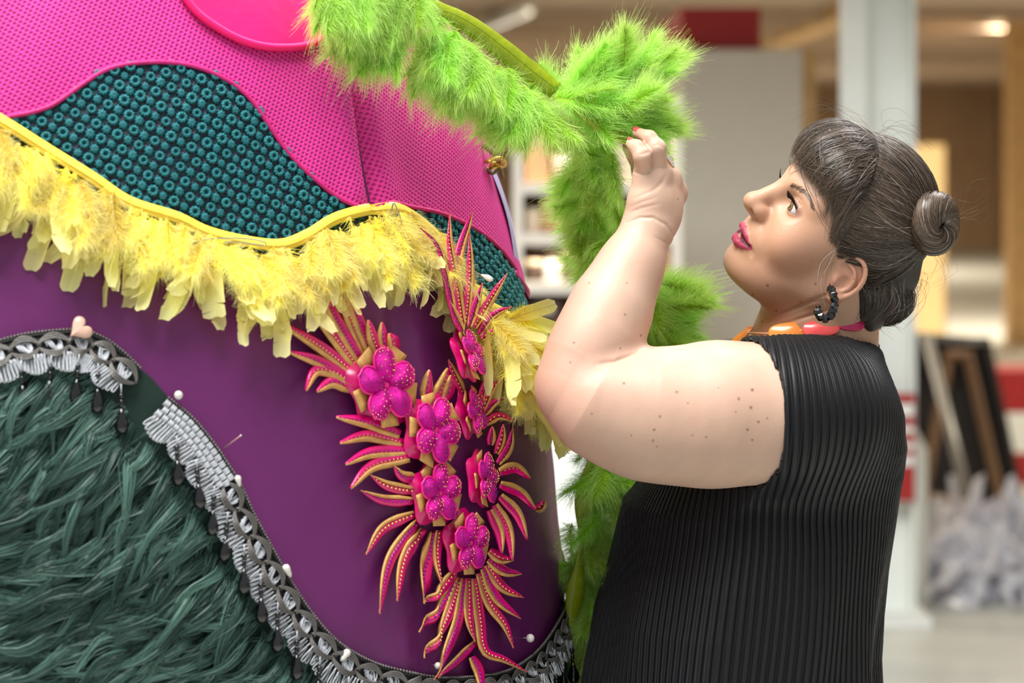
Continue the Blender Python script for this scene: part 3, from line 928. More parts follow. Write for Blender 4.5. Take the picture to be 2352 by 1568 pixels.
T1 = [(-120, 815), (0, 780), (60, 765), (130, 757), (185, 756), (230, 770), (275, 800), (322, 845)]
T2 = [(385, 912), (440, 958), (490, 1018), (520, 1063), (548, 1108), (580, 1180), (620, 1255), (665, 1335), (715, 1410), (770, 1470), (840, 1512), (920, 1537), (1000, 1550), (1090, 1547), (1160, 1532),
      (1220, 1492), (1262, 1435), (1287, 1370), (1297, 1290)]
braid('short silver and black braid piece above the green fur with a pink heart pin', T1, 0.0, 9)
tr2 = braid('long silver and black braid curving around the green fur, its top folded over', T2, 0.0, 9, reverse_to=0.108)

# ---- pins
M_pearl = mat('pearl', rgb(236, 230, 222), 0.18, coat=.6, var=.03)
M_steel = mat('pin_steel', rgb(200, 200, 200), 0.2, 1.0)
M_heart = mat('pink_heart_bead', rgb(232, 190, 170), 0.35, coat=.3)


def pearl_pin(x, y, r, label, shape='round', ang=0.0, off=.012):
    p = Vector(Spx(x, y, off)); n = Vector(nrm(*pix2uv(x, y)))
    t = empty('pearl_pin', Vector(Spx(x, y, 0)), label=label, cat='pin', group='pearl headed pins')
    R_ = n.to_track_quat('Y', 'Z').to_matrix() @ Matrix.Rotation(ang, 3, 'Y')
    if shape == 'round':
        MB().ball(p, r, 14, 10).build('head', M_pearl, t)
    else:
        MB().lathe([(r * .2, -r * 1.7), (r * .6, -r), (r * .8, 0), (r * 1.0, r * .8), (r * .8, r * 1.5), (r * .2, r * 1.8)], p, 12, R_).build('head', M_pearl, t)
    MB().tube([p, p - n * (off + .012)], 0.0004, 5).build('shaft', M_steel, t)


pearl_pin(410, 907, .0045, 'white pearl pin at the folded top end of the long braid')
pearl_pin(661, 1311, .0042, 'long white pearl pin on the purple cloth beside the sloping braid', 'drop', .5)
pearl_pin(792, 1505, .0042, 'white pearl pin at the bend of the long braid under the flowers', 'drop', -.8)
pearl_pin(1218, 1465, .0048, 'round pearl pin on the braid below the long pink fronds')
pearl_pin(548, 1105, .0035, 'small pearl pin where the folded braid turns over', 'drop', .2)
pearl_pin(1003, 1528, .0038, 'small pearl pin half hidden between frond tips and the braid')
# heart headed pin
hp_ = empty('heart_pin', Vector(Spx(185, 755, 0)), label='pale pink heart shaped pin head stuck in the short braid', cat='pin')
hv = []
for k in range(40):
    q = 2 * math.pi * k / 40
    hv.append(Vector((0.0009 * 16 * math.sin(q) ** 3, 0, 0.0009 * (13 * math.cos(q) - 5 * math.cos(2 * q) - 2 * math.cos(3 * q) - math.cos(4 * q)))) * .85)
R_ = Vector(nrm(*pix2uv(185, 755))).to_track_quat('-Y', 'Z').to_matrix() @ Matrix.Rotation(math.radians(55), 3, 'Y')
c0 = Vector(Spx(185, 755, .016)); V = []
for s, dpt in ((.55, .0045), (.9, .003), (1, 0), (.9, -.003), (.55, -.0045)): V += [c0 + R_ @ (p * s + Vector((0, -dpt, 0))) for p in hv]
Fh = [(i * 40 + j, i * 40 + (j + 1) % 40, (i + 1) * 40 + (j + 1) % 40, (i + 1) * 40 + j) for i in range(4) for j in range(40)] + [tuple(range(40))[::-1], tuple(160 + j for j in range(40))]
MB().add(V, Fh).build('head', M_heart, hp_)
MB().tube([c0, Vector(Spx(195, 775, -.004))], .0004, 5).build('shaft', M_steel, hp_)


def safety_pin(pts, label, off, r=.0008, head=True):
    p = [Vector(Spx(x, y, o)) for x, y, o in pts]
    t = empty('safety_pin', p[0], label=label, cat='safety pin', group='steel safety pins')
    MB().tube(catmull(p, 60), r, 6).build('wire', M_steel, t)
    if head:
        d = (p[1] - p[0]).normalized()
        MB().tube([p[0] - d * .004, p[0] + d * .004, p[0] + d * .009], [.0032, .0036, .0026], 8, flat=.5).build('clasp', M_steel, t)


safety_pin([(440, 556, .02), (480, 549, .022), (540, 547, .022), (590, 551, .022), (612, 560, .020), (600, 563, .018), (540, 556, .018), (450, 562, .018)],
           'closed steel safety pin lying along the yellow ribbon at its lowest point', .02)
safety_pin([(925, 545, .012), (921, 505, .03), (917, 470, .036), (911, 463, .038), (905, 470, .037), (897, 490, .03), (880, 510, .012)],
           'open steel safety pin standing up at the crest of the yellow ribbon', .02, head=False)
t = empty('long_pin', Vector(Spx(1050, 610, 0)), label='long pin with a white drop head between the tall pink fronds', cat='pin', group='pearl headed pins')
pa, pb = Vector(Spx(1055, 606, .02)), Vector(Spx(1112, 634, .045))
MB().tube([pa, pb], .0005, 6).build('shaft', M_steel, t)
M_ = (pb - pa).to_track_quat('Z', 'Y').to_matrix()
MB().lathe([(.0008, -.004), (.0022, .0), (.0036, .005), (.0030, .009), (.0008, .011)], pb, 12, M_).build('head', M_pearl, t)
t = empty('quill_pin', Vector(Spx(520, 1030, 0)), label='thin pale pin sticking out of the purple cloth beside the folded braid', cat='pin')
pa, pb = Vector(Spx(510, 1032, .002)), Vector(Spx(553, 1000, .03))
MB().tube([pa, pb], .0006, 6).build('shaft', mat('rosy_pin', rgb(205, 160, 150), .4, .4), t)
MB().ball(pb, .001, 6, 4).build('head', M_pearl, t)


# ------------------------------------------------------------------ sequinned flower sprays
M_mag = mat('magenta_vinyl', rgb(226, 6, 118), 0.28, var=.12, vscale=60, coat=.3)
M_rim = mat('bright_pink_rim', rgb(240, 28, 140), 0.35, coat=.2)
M_seq = mat('magenta_sequin', rgb(218, 2, 158), 0.18, 0.45, var=.3, vscale=90, bump=.6, bscale=1400)
M_goldcloth = mat('gold_lame', rgb(226, 176, 104), 0.38, 0.3, var=.12, vscale=120, bump=.5, bscale=900)
M_stud = mat('gold_stud', rgb(232, 206, 120), 0.15, 0.95)
M_bead = mat('violet_bead', rgb(150, 30, 160), 0.15, 0.4)


def frond(root, pts, w, side, base_off, studs='gold', lift=0.012):
    """tapering tongue: pink half, gold half along one side, a row of studs down the middle"""
    n = 22
    p = catmull(np.array(pts, float), n)
    d = np.gradient(p, axis=0); d /= np.linalg.norm(d, axis=1, keepdims=True) + 1e-9
    nr = np.stack([-d[:, 1], d[:, 0]], 1) * side
    t = np.linspace(0, 1, n)
    prof = (np.minimum(1, 0.62 + 1.5 * t) * np.clip(1 - t ** 3.2, 0, 1) + 0.05) * w / 2
    off = base_off + lift * t ** 1.5
    cols = [(-1.0, -0.002), (-.8, .0022), (-.2, .0030), (0.2, .0022), (0.2001, .0022), (.5, .0040), (.85, .0030), (1.0, -.002)]
    rows = []
    for f, h in cols:
        q = p + nr * (prof * f)[:, None]
        rows.append(Spx(q[:, 0], q[:, 1], off + h * np.minimum(1, prof / (w * .3))))
    R_ = np.stack(rows, 1)
    K = len(cols)
    fm = MB(); fm.add(R_[:, :4].reshape(-1, 3), [(i * 4 + k, i * 4 + k + 1, (i + 1) * 4 + k + 1, (i + 1) * 4 + k) for i in range(n - 1) for k in range(3)])
    fo = fm.build('frond', M_mag, root)
    so = fo.modifiers.new('thickness', 'SOLIDIFY'); so.thickness = 0.0012; so.offset = -1
    gm = MB(); gm.add(R_[:, 4:].reshape(-1, 3), [(i * 4 + k, i * 4 + k + 1, (i + 1) * 4 + k + 1, (i + 1) * 4 + k) for i in range(n - 1) for k in range(3)])
    g = gm.build('gold_edge', M_goldcloth, fo)
    so = g.modifiers.new('thickness', 'SOLIDIFY'); so.thickness = 0.0012; so.offset = -1
    # stud row
    ln = np.linalg.norm(np.diff(p, axis=0), axis=1).sum()
    m = max(4, int(ln / 9.5)); tq = np.linspace(0.05, 0.93, m)
    q = np.stack([np.interp(tq, t, p[:, k]) for k in (0, 1)], 1) - np.stack([np.interp(tq, t, nr[:, k]) for k in (0, 1)], 1) * (np.interp(tq, t, prof) * .12)[:, None]
    c = Spx(q[:, 0], q[:, 1], np.interp(tq, t, off) + .0032)
    sm = MB(); r = np.interp(tq, t, np.minimum(prof * .30, 3.4)) / 2100
    for a, b in zip(c, r): sm.ball(a, (b, b, b * .8), 6, 4)
    sm.build('stud_row', M_stud if studs == 'gold' else M_bead, fo, kind='stuff')


def flower(root, x, y, r, rot, sq=1.0, off=0.016, tilt=None):
    """five cupped sequinned petals over a ring of gold tabs and a darker under-layer"""
    c = Vector(Spx(x, y, off)); n = Vector(nrm(*pix2uv(x, y)))
    if tilt: n = (n + Vector(tilt)).normalized()
    up = Vector((0, 0, 1)); xx = up.cross(n).normalized(); yy = n.cross(xx)
    R_ = Matrix((xx, yy, n)).transposed()
    rm = r * 1.12 / 2130.0

    def petal_pts(a, r0, r1, w, cup, base):
        rows = []
        for f in (0, .14, .3, .46, .62, .76, .87, .95, 1.0):
            rad = r0 + (r1 - r0) * f
            half = max(.10 * w, w * (1 - (abs(f - .6) / (.66 if f < .6 else .405)) ** 2.4) ** .5)
            row = []
            for k in range(7):
                s = (k - 3) / 3
                ex = rad - (0.05 * r1 * s * s * f)
                pt = Vector((ex * math.cos(a) - s * half * math.sin(a), ex * math.sin(a) + s * half * math.cos(a), base + cup * (1.7 * (1 - s * s) * math.sin(math.pi * min(1, .08 + f * .95)) + .5 * f)))
                row.append(c + R_ @ pt)
            rows.append(row)
        return rows

    def grid(rows, name, m, par, th=.0012):
        b = MB(); K = len(rows[0])
        b.add([p for rw in rows for p in rw], [(i * K + k, (i + 1) * K + k, (i + 1) * K + k + 1, i * K + k + 1) for i in range(len(rows) - 1) for k in range(K - 1)])
        o = b.build(name, m, par); so = o.modifiers.new('thickness', 'SOLIDIFY'); so.thickness = th; so.offset = -1
        return o
    base = MB(); V = [c - n * .004]
    for k in range(40):
        q = 2 * math.pi * k / 40
        rr = rm * (1.06 + 0.13 * math.cos(5 * (q - rot)))
        V.append(c + R_ @ Vector((rr * math.cos(q), rr * math.sin(q), -.007)))
    base.add(V, [(0, 1 + k, 1 + (k + 1) % 40) for k in range(40)])
    fl = base.build('flower', M_mag, root); so = fl.modifiers.new('thickness', 'SOLIDIFY'); so.thickness = .002
    rim = MB()
    for k in range(5):
        a = rot + 2 * math.pi * k / 5
        b = a + math.pi / 5
        # gold tab between the petals
        rows = [[c + R_ @ Vector((rad * math.cos(b) - s * ww * math.sin(b), rad * math.sin(b) + s * ww * math.cos(b), -.001 + .003 * f)) for s in (-1, -.5, 0, .5, 1)]
                for f, rad, ww in ((0, rm * .50, rm * .15), (.5, rm * .80, rm * .27), (1, rm * 1.06, rm * .29))]
        grid(rows, 'gold_tab', M_goldcloth, fl)
        rows = petal_pts(a, rm * .08, rm * 1.0, rm * .36 * sq, rm * .13, .003)
        grid(rows, 'petal', M_seq, fl)
        edge = [rw[0] for rw in rows[1:]] + rows[-1] + [rw[-1] for rw in rows[:0:-1]]
        MB().tube(catmull(edge, 40), .0014, 6).build('petal_rim', M_rim, fl)
        bd = MB()
        for i in range(1, 8):
            for kk in range(1, 6):
                if (i + kk) % 2 == 0 or random.random() < .3:
                    bd.ball(rows[i][kk] + n * .0012, random.uniform(.0005, .0009), 5, 4)
        bd.build('bead_scatter', M_bead if k % 2 else M_stud, fl, kind='stuff')
    b = MB(); b.lathe([(rm * .12, 0), (rm * .11, .003), (rm * .05, .0045)], c + n * .001, 10, R_); b.build('flower_eye', M_rim, fl)


SA = empty('flower_applique', Vector(Spx(960, 1020, .01)), label='magenta and gold flower applique whose four flowers step down the purple cloth', cat='applique', group='sequinned flower appliques')
SB = empty('flower_applique', Vector(Spx(1090, 950, .01)), label='magenta and gold flower applique of three turned flowers beside the arm', cat='applique', group='sequinned flower appliques')
FA = [
    [(826, 868), (740, 800), (645, 741)], [(818, 880), (735, 832), (664, 808)], [(812, 882), (765, 855), (725, 852), (702, 897)], [(808, 893), (765, 877), (727, 899)],
    [(832, 858), (765, 770), (720, 710), (676, 655)], [(840, 850), (775, 740), (740, 670), (697, 610)], [(852, 842), (800, 720), (782, 640), (790, 580), (813, 553)],
    [(862, 838), (826, 745), (795, 660), (760, 590), (731, 578)], [(876, 826), (856, 780), (845, 735)], [(892, 820), (880, 785), (876, 740)], [(905, 822), (903, 790), (895, 765)],
    [(918, 998), (850, 972), (772, 957)], [(924, 1017), (845, 1000), (780, 1017)], [(934, 1035), (850, 1040), (793, 1066)], [(938, 1050), (855, 1070), (805, 1121)],
    [(958, 1100), (922, 1092), (903, 1070)], [(950, 1127), (892, 1116), (852, 1092)], [(946, 1150), (880, 1147), (829, 1127)],
    [(950, 1180), (882, 1212), (841, 1273)], [(958, 1196), (896, 1285), (872, 1409)], [(970, 1214), (928, 1285), (912, 1380)], [(992, 1222), (976, 1297), (973, 1385)], [(1008, 1218), (1000, 1285), (1008, 1344)],
    [(974, 915), (980, 880), (986, 850)], [(1002, 912), (1018, 880), (1028, 846)], [(1022, 915), (1032, 890), (1036, 862)],
    [(1045, 1312), (1012, 1354), (973, 1385)], [(1052, 1324), (1014, 1387), (959, 1450)], [(1056, 1328), (1024, 1423), (973, 1510)], [(1066, 1328), (1052, 1423), (1014, 1521), (994, 1560)],
    [(1076, 1328), (1078, 1423), (1092, 1474)], [(1092, 1474), (1050, 1515), (1002, 1557)], [(1090, 1328), (1102, 1423), (1114, 1494), (1160, 1515), (1211, 1543)],
    [(1084, 1508), (1100, 1541), (1108, 1590)], [(1100, 1316), (1126, 1387), (1160, 1435), (1180, 1488)], [(1110, 1305), (1142, 1374), (1197, 1421)],
    [(1118, 1297), (1154, 1348), (1203, 1372)], [(1122, 1285), (1158, 1311), (1199, 1318)], [(1124, 1265), (1150, 1282), (1180, 1286)]]
FB = [
    [(1046, 740), (1028, 640), (1008, 565), (966, 524)], [(1064, 745), (1046, 625), (1035, 555), (1036, 489)], [(1046, 625), (1060, 562), (1086, 485)], [(1070, 748), (1079, 640), (1078, 536)],
    [(1078, 750), (1096, 690), (1108, 650)], [(1090, 752), (1129, 686), (1167, 627)], [(1100, 768), (1134, 724), (1178, 703)], [(1107, 778), (1124, 766), (1140, 757)], [(1062, 760), (1046, 725), (1034, 690)],
    [(1064, 902), (1048, 868), (1030, 827)], [(1100, 932), (1112, 890), (1125, 853)], [(1108, 941), (1128, 895), (1150, 871)], [(1111, 952), (1132, 927), (1157, 916)], [(1115, 973), (1146, 955), (1181, 967)],
    [(1126, 1022), (1129, 1000), (1131, 979)], [(1140, 1042), (1152, 1009), (1156, 974)], [(1144, 1064), (1168, 1029), (1178, 983)],
    [(1146, 1084), (1182, 1074), (1217, 1098)], [(1148, 1112), (1193, 1131), (1229, 1169)], [(1229, 1169), (1243, 1163), (1252, 1147)], [(1148, 1139), (1187, 1180), (1210, 1238)], [(1136, 1159), (1166, 1216), (1176, 1285)], [(1124, 1171), (1146, 1222), (1152, 1269)]]
for k, f in enumerate(FA):
    up = f[-1][1] < f[0][1]
    left = f[-1][0] < f[0][0]
    sd = 1 if left else -1
    if k in (11, 12, 13, 14): sd = -1
    if k in (18, 19, 20): sd = 1
    frond(SA, f, 28 if k not in (31,) else 20, (-sd if f[-1][1] > 1080 and k > 14 and not left else (-1 if left and f[-1][1] < 1070 else sd)), 0.006 + .0006 * (k % 3), 'gold' if k % 2 == 0 else 'violet')
for k, f in enumerate(FB):
    frond(SB, f, 23, 1 if f[-1][1] < f[0][1] else -1, (0.030 if k < 9 else 0.010) + .0006 * (k % 3), 'gold' if k % 2 else 'violet')
flower(SA, 882, 885, 78, math.radians(92), .96)
flower(SA, 987, 988, 70, math.radians(62), .96, .020)
flower(SA, 1004, 1132, 62, math.radians(85), .95, .018)
flower(SA, 1076, 1246, 60, math.radians(84), .95, .020)
flower(SB, 1080, 812, 52, math.radians(75), .85, .032, (.35, .1, .25))
flower(SB, 1086, 945, 50, math.radians(100), .85, .017, (.35, .1, .1))
flower(SB, 1112, 1098, 54, math.radians(70), .9, .018, (.3, .1, .05))


# ------------------------------------------------------------------ feathers
def feather_mat(name, trans, rough=.6):
    """dyed feather: colour of the mesh, slightly different on every feather"""
    m = attr_mat(name, rough=rough, trans=trans, spec=.25, sheen=.2)
    N = m.node_tree.nodes; Lk = m.node_tree.links
    a = [n for n in N if n.bl_idname == 'ShaderNodeAttribute'][0]
    oi = N.new('ShaderNodeObjectInfo'); hs = N.new('ShaderNodeHueSaturation')
    mr = N.new('ShaderNodeMapRange'); mr.inputs['To Min'].default_value = .85; mr.inputs['To Max'].default_value = 1.12
    mh = N.new('ShaderNodeMapRange'); mh.inputs['To Min'].default_value = .488; mh.inputs['To Max'].default_value = .515
    Lk.new(oi.outputs['Random'], mr.inputs['Value']); Lk.new(oi.outputs['Random'], mh.inputs['Value'])
    Lk.new(mr.outputs[0], hs.inputs['Value']); Lk.new(mh.outputs[0], hs.inputs['Hue']); Lk.new(a.outputs['Color'], hs.inputs['Color'])
    for l in list(a.outputs['Color'].links):
        if l.to_node != hs: Lk.new(hs.outputs[0], l.to_socket)
    return m


M_gf = feather_mat('lime_feather', .45)
M_yf = feather_mat('yellow_feather', .5)
M_lime = mat('lime_satin', rgb(150, 165, 18), 0.32, sheen=.2, var=.1, vscale=60, bump=.3, bscale=150)
M_yel = mat('yellow_satin', rgb(246, 216, 78), 0.38, sheen=.2, var=.06, vscale=40, bump=.3, bscale=120)


def marabou(seed, L, B, nb, c_in, c_out, c_quill, curl=.65, seg=7, wid=.00022):
    """soft downy feather along +Y: quill and two sides of loose curling barbs. returns mesh"""
    rs = np.random.default_rng(seed)
    bend = rs.normal(0, .25); lift = rs.uniform(.05, .3)
    t = np.linspace(0, 1, 12)
    qp = np.stack([bend * L * t ** 2, L * t, lift * L * t ** 2], 1)
    m = nb * 2
    tb = np.concatenate([np.sort(rs.uniform(.02, 1, nb))] * 2); sg = np.r_[np.ones(nb), -np.ones(nb)]
    root = np.stack([np.interp(tb, t, qp[:, k]) for k in range(3)], 1)
    ln = B * (np.sin(np.pi * np.clip(tb * .82 + .14, 0, 1)) ** .6) * rs.uniform(.65, 1.15, m)
    a0 = np.radians(62 - 32 * tb) + rs.normal(0, .14, m)
    dr = np.stack([sg * np.sin(a0), np.cos(a0), rs.normal(.12, .25, m)], 1); dr /= np.linalg.norm(dr, axis=1, keepdims=True)
    s = np.linspace(0, 1, seg + 1)
    cv = rs.normal(.0, curl, (m, 1)); cz = rs.normal(-.12, .30, (m, 1)); ph = rs.uniform(0, 6.28, (m, 1))
    up = np.array([0, 1.0, 0]); zz = np.array([0, 0, 1.0])
    Q = root[:, None] + dr[:, None] * (ln[:, None] * s)[..., None] + up * (ln[:, None] * (cv * s ** 2 + .11 * np.sin(ph + 7 * s) * s))[..., None] \
        + zz * (ln[:, None] * (cz * s ** 2 + .09 * np.cos(ph + 6 * s) * s))[..., None]
    sd = np.cross(dr, zz + rs.normal(0, .5, (m, 3))); sd /= np.linalg.norm(sd, axis=1, keepdims=True)
    w = wid * rs.uniform(.7, 1.5, (m, 1)) * (1.15 - .85 * s[None])
    V = np.stack([Q - sd[:, None] * w[..., None], Q + sd[:, None] * w[..., None]], 2).reshape(-1, 3)
    b = (np.arange(m) * (seg + 1) * 2)[:, None]; k = np.arange(seg)[None] * 2
    Fq = np.stack([b + k, b + k + 1, b + k + 3, b + k + 2], -1).reshape(-1, 4)
    f = np.repeat(np.tile(s, m), 2)[:, None]; rv = np.repeat(rs.uniform(.85, 1.15, m), (seg + 1) * 2)[:, None]
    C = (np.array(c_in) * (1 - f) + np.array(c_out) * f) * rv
    # quill
    mb = MB(); mb.tube(qp, np.linspace(.0007, .0002, 12), 5)
    q = len(V); V = np.vstack([V, np.array(mb.v)]); C = np.vstack([C, np.tile(np.array(c_quill), (len(mb.v), 1))])
    Fq = np.vstack([Fq, np.array([x for x in mb.f if len(x) == 4]) + q])
    o = npmesh('feather_pattern', V, Fq, M_gf, col=C); me = o.data; bpy.data.objects.remove(o)
    return me


def blade(seed, L, Wd, c_in, c_out):
    """flat cut goose feather along +Y: webbed vane, split in places, angular tip, fluff at the base"""
    rs = np.random.default_rng(seed)
    n = 26; t = np.linspace(0, 1, n)
    bend = rs.normal(0, .18); lift = rs.normal(.12, .15); cup = rs.uniform(.1, .35)
    qp = np.stack([bend * L * t ** 2, L * t, lift * L * t ** 2 + .02 * L * np.sin(5 * t + rs.uniform(0, 6))], 1)
    V = []; C = []; Fq = []
    tipc = rs.uniform(.75, .97)
    for sgn in (-1, 1):
        k = 0
        while k < n - 1:
            ke = min(n - 1, k + rs.integers(4, 10))          # one unsplit piece of web
            rr = rs.normal(0, .05); base = len(V); m = 0
            sl = rs.uniform(.10, .28)
            for i in range(k, ke + 1):
                tt = t[i]
                w = Wd * (.25 + .75 * smooth01(tt * 2.4)) * (1 - .55 * smooth01((tt - tipc) / (1.02 - tipc)))
                for j, f in enumerate((0, .35, .7, 1.0)):
                    y = min(tt * L + sl * w * f * 1.4, L * 1.04)
                    px = qp[i].copy(); px[1] = y
                    V.append(px + np.array([sgn * w * f, 0, cup * w * f * f + rr * w * f]))
                    C.append(np.array(c_in) * (1 - tt) + np.array(c_out) * tt)
                m += 1
            for a in range(m - 1):
                for j in range(3):
                    q = base + a * 4 + j
                    Fq.append((q, q + 1, q + 5, q + 4))
            k = ke
    mb = MB(); mb.tube(qp + np.array([0, 0, -.0002]), np.linspace(.0008, .0003, n), 5)
    q = len(V); V = np.vstack([V, mb.v]); C = np.vstack([C, np.tile(np.array(c_out) * .95, (len(mb.v), 1))])
    Fq = np.vstack([np.array(Fq), np.array([x for x in mb.f if len(x) == 4]) + q])
    # fluff at the root
    nf = 70; seg = 3; s = np.linspace(0, 1, seg + 1)
    sg = np.sign(rs.normal(size=nf)); tb = rs.uniform(0, .38, nf); ln = rs.uniform(.6, 1.5, nf) * Wd * 1.3
    root = np.stack([0 * tb, tb * L, 0 * tb], 1); a0 = rs.uniform(.5, 1.3, nf)
    dr = np.stack([sg * np.sin(a0), np.cos(a0), rs.normal(.2, .35, nf)], 1)
    Q = root[:, None] + dr[:, None] * (ln[:, None] * s)[..., None] + np.array([0, 0, 1.]) * (ln[:, None] * rs.normal(0, .3, (nf, 1)) * s ** 2)[..., None]
    w = .0005 * (1.1 - .8 * s)[None, :, None] * np.array([0, 1, .3])
    V2 = np.stack([Q - w, Q + w], 2).reshape(-1, 3); b = (np.arange(nf) * (seg + 1) * 2)[:, None] + len(V); k = np.arange(seg)[None] * 2
    F2 = np.stack([b + k, b + k + 1, b + k + 3, b + k + 2], -1).reshape(-1, 4)
    V = np.vstack([V, V2]); Fq = np.vstack([Fq, F2]); C = np.vstack([C, np.tile(np.array(c_in), (len(V2), 1))])
    o = npmesh('feather_pattern', V, Fq, M_yf, col=C); me = o.data; bpy.data.objects.remove(o)
    return me


def place(mesh, name, parent, p, d, nrm_, roll=0.0, scale=1.0):
    """feather rooted at p, growing along d, its face turned to nrm_"""
    d = Vector(d).normalized(); n = Vector(nrm_); n = (n - d * n.dot(d)).normalized(); x = d.cross(n)
    M = Matrix((x, d, n)).transposed().to_4x4() @ Matrix.Rotation(roll, 4, 'Y')
    o = bpy.data.objects.new(name, mesh); COL.objects.link(o)
    o.parent = parent; o.matrix_parent_inverse = pinv(parent)
    o.matrix_basis = Matrix.Translation(p) @ M @ Matrix.Scale(scale, 4)
    return o


def strip(name, m, parent, A, B, th=.0006):
    """satin ribbon between two edge polylines"""
    n = len(A); V = [p for a, b in zip(A, B) for p in (a, (Vector(a) + Vector(b)) / 2, b)]
    o = MB().add(V, [(i * 3 + k, i * 3 + k + 1, (i + 1) * 3 + k + 1, (i + 1) * 3 + k) for i in range(n - 1) for k in range(2)]).build(name, m, parent)
    so = o.modifiers.new('thickness', 'SOLIDIFY'); so.thickness = th
    return o


# ---- lime green boa
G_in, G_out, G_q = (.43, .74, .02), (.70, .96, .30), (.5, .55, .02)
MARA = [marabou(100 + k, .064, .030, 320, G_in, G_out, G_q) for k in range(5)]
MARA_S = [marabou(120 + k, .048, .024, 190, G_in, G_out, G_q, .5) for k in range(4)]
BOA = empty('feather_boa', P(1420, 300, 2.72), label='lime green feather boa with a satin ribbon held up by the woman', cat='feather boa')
rb_ = random.Random(11)
VIEW = Vector((0, -1, .15))


def tuft(x, y, d, ang, spread, n, sc=1.0, big=True, fwd=.3, jit=18, dj=.02):
    """n feathers rooted about pixel (x, y) at depth d, growing around picture angle ang (degrees, 0 right, 90 up)"""
    for _ in range(n):
        a = math.radians(ang + rb_.gauss(0, spread))
        p = P(x + rb_.gauss(0, jit), y + rb_.gauss(0, jit), d + rb_.gauss(0, dj))
        dr = Vector((math.cos(a), rb_.gauss(-fwd, .35), math.sin(a)))
        nn = Vector((rb_.gauss(0, .5), -1, rb_.gauss(.2, .4)))
        place(rb_.choice(MARA if big else MARA_S), 'feather', BOA, p, dr, nn, rb_.gauss(0, .4), sc * rb_.uniform(.8, 1.15))


# the collar stretch: ribbon over the shoulder of the costume and feathers hanging from it
up_e = [(840, -110), (930, -50), (1005, 0), (1060, 24), (1110, 52), (1180, 103), (1240, 152), (1292, 196)]
lo_e = [(800, -60), (890, 0), (960, 40), (1020, 50), (1075, 82), (1140, 135), (1195, 182), (1262, 225)]
dd_ = np.linspace(2.58, 2.70, 40)
ua = catmull(up_e, 40); ub = catmull(lo_e, 40)
strip('satin_ribbon', M_lime, BOA, [P(x, y, d) for (x, y), d in zip(ua, dd_)], [P(x, y, d - .006) for (x, y), d in zip(ub, dd_)])
MB().tube([P(x, y, d - .006) for (x, y), d in zip(ua * .62 + ub * .38, dd_)], .0004, 5).build('stitch_line', mat('green_thread', rgb(60, 110, 30), .6), BOA)
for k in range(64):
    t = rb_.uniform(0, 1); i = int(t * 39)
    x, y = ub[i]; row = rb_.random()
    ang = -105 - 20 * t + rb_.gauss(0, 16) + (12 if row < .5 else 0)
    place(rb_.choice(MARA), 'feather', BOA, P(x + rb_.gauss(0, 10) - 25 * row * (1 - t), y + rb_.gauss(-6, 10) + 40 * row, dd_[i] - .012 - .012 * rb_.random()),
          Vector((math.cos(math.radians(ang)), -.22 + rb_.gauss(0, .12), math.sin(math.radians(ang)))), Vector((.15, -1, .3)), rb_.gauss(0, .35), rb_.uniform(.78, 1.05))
for k in range(26):      # upper left end, running out of the picture
    tx = rb_.uniform(745, 980)
    place(rb_.choice(MARA), 'feather', BOA, P(tx, -75 + rb_.gauss(0, 22) + (tx - 690) * .15, 2.52 + (tx - 690) * .0003), Vector((rb_.gauss(-.05, .3), -.1, -1)), Vector((.1, -1, .3)), rb_.gauss(0, .35), rb_.uniform(.75, 1.0))
# bridge between costume and hand
for (x, y, a) in [(1240, 215, -70), (1270, 215, -40), (1290, 215, -10), (1300, 205, 10), (1320, 230, 0), (1340, 240, -15), (1310, 225, 30)]:
    tuft(x, y, 2.715, a, 22, 3, .95, True, .2, 10)
# the upright tuft
for (x, y, a, s, n) in [(1370, 235, 75, 16, 6), (1400, 235, 60, 16, 7), (1425, 245, 45, 16, 7), (1440, 255, 25, 15, 6), (1445, 275, 5, 16, 5), (1430, 270, 60, 25, 6), (1360, 230, 100, 18, 4),
                        (1450, 180, 55, 20, 5), (1410, 170, 80, 20, 4), (1480, 170, 30, 20, 4), (1450, 275, -25, 18, 3)]:
    tuft(x - 8, y + 8, 2.73, a, s, n, .84, True, .15, 10)
# held ribbon
strip('satin_ribbon', M_lime, BOA, [P(x, y, 2.695) for x, y in catmull([(1335, 240), (1390, 280), (1430, 305), (1460, 322)], 14)],
      [P(x, y, 2.69) for x, y in catmull([(1315, 258), (1372, 300), (1418, 326), (1452, 338)], 14)])
# hanging stretch in front of and behind the forearm
path = catmull([(1385, 315, 2.75), (1382, 370, 2.77), (1392, 440, 2.79), (1415, 520, 2.80), (1440, 590, 2.82), (1480, 660, 2.84), (1515, 720, 2.85), (1500, 800, 2.86), (1450, 900, 2.87), (1400, 1010, 2.87),
                (1375, 1120, 2.87), (1362, 1250, 2.87), (1350, 1400, 2.87), (1345, 1568, 2.87), (1345, 1720, 2.88)], 130)
for i in range(0, 52):
    x, y, d = path[i]
    f = i / 52
    for _ in range(2):
        a = -100 + rb_.gauss(0, 48) + (10 if f > .6 else -22)
        if f < .5 and rb_.random() < .28: a = 190 + rb_.gauss(15, 30)
        if f > .55 and rb_.random() < .65: a = -35 + rb_.gauss(0, 35)
        tuft(x - 8, y, d, a, 8, 1, .86 if f < .6 else 1.05, True, .2, 16)
for i in range(52, 130):
    x, y, d = path[i]
    for _ in range(2):
        tuft(x + rb_.uniform(-25, 40), y, d, -90 + rb_.gauss(8, 38), 8, 1, .85, rb_.random() < .5, .1, 14)
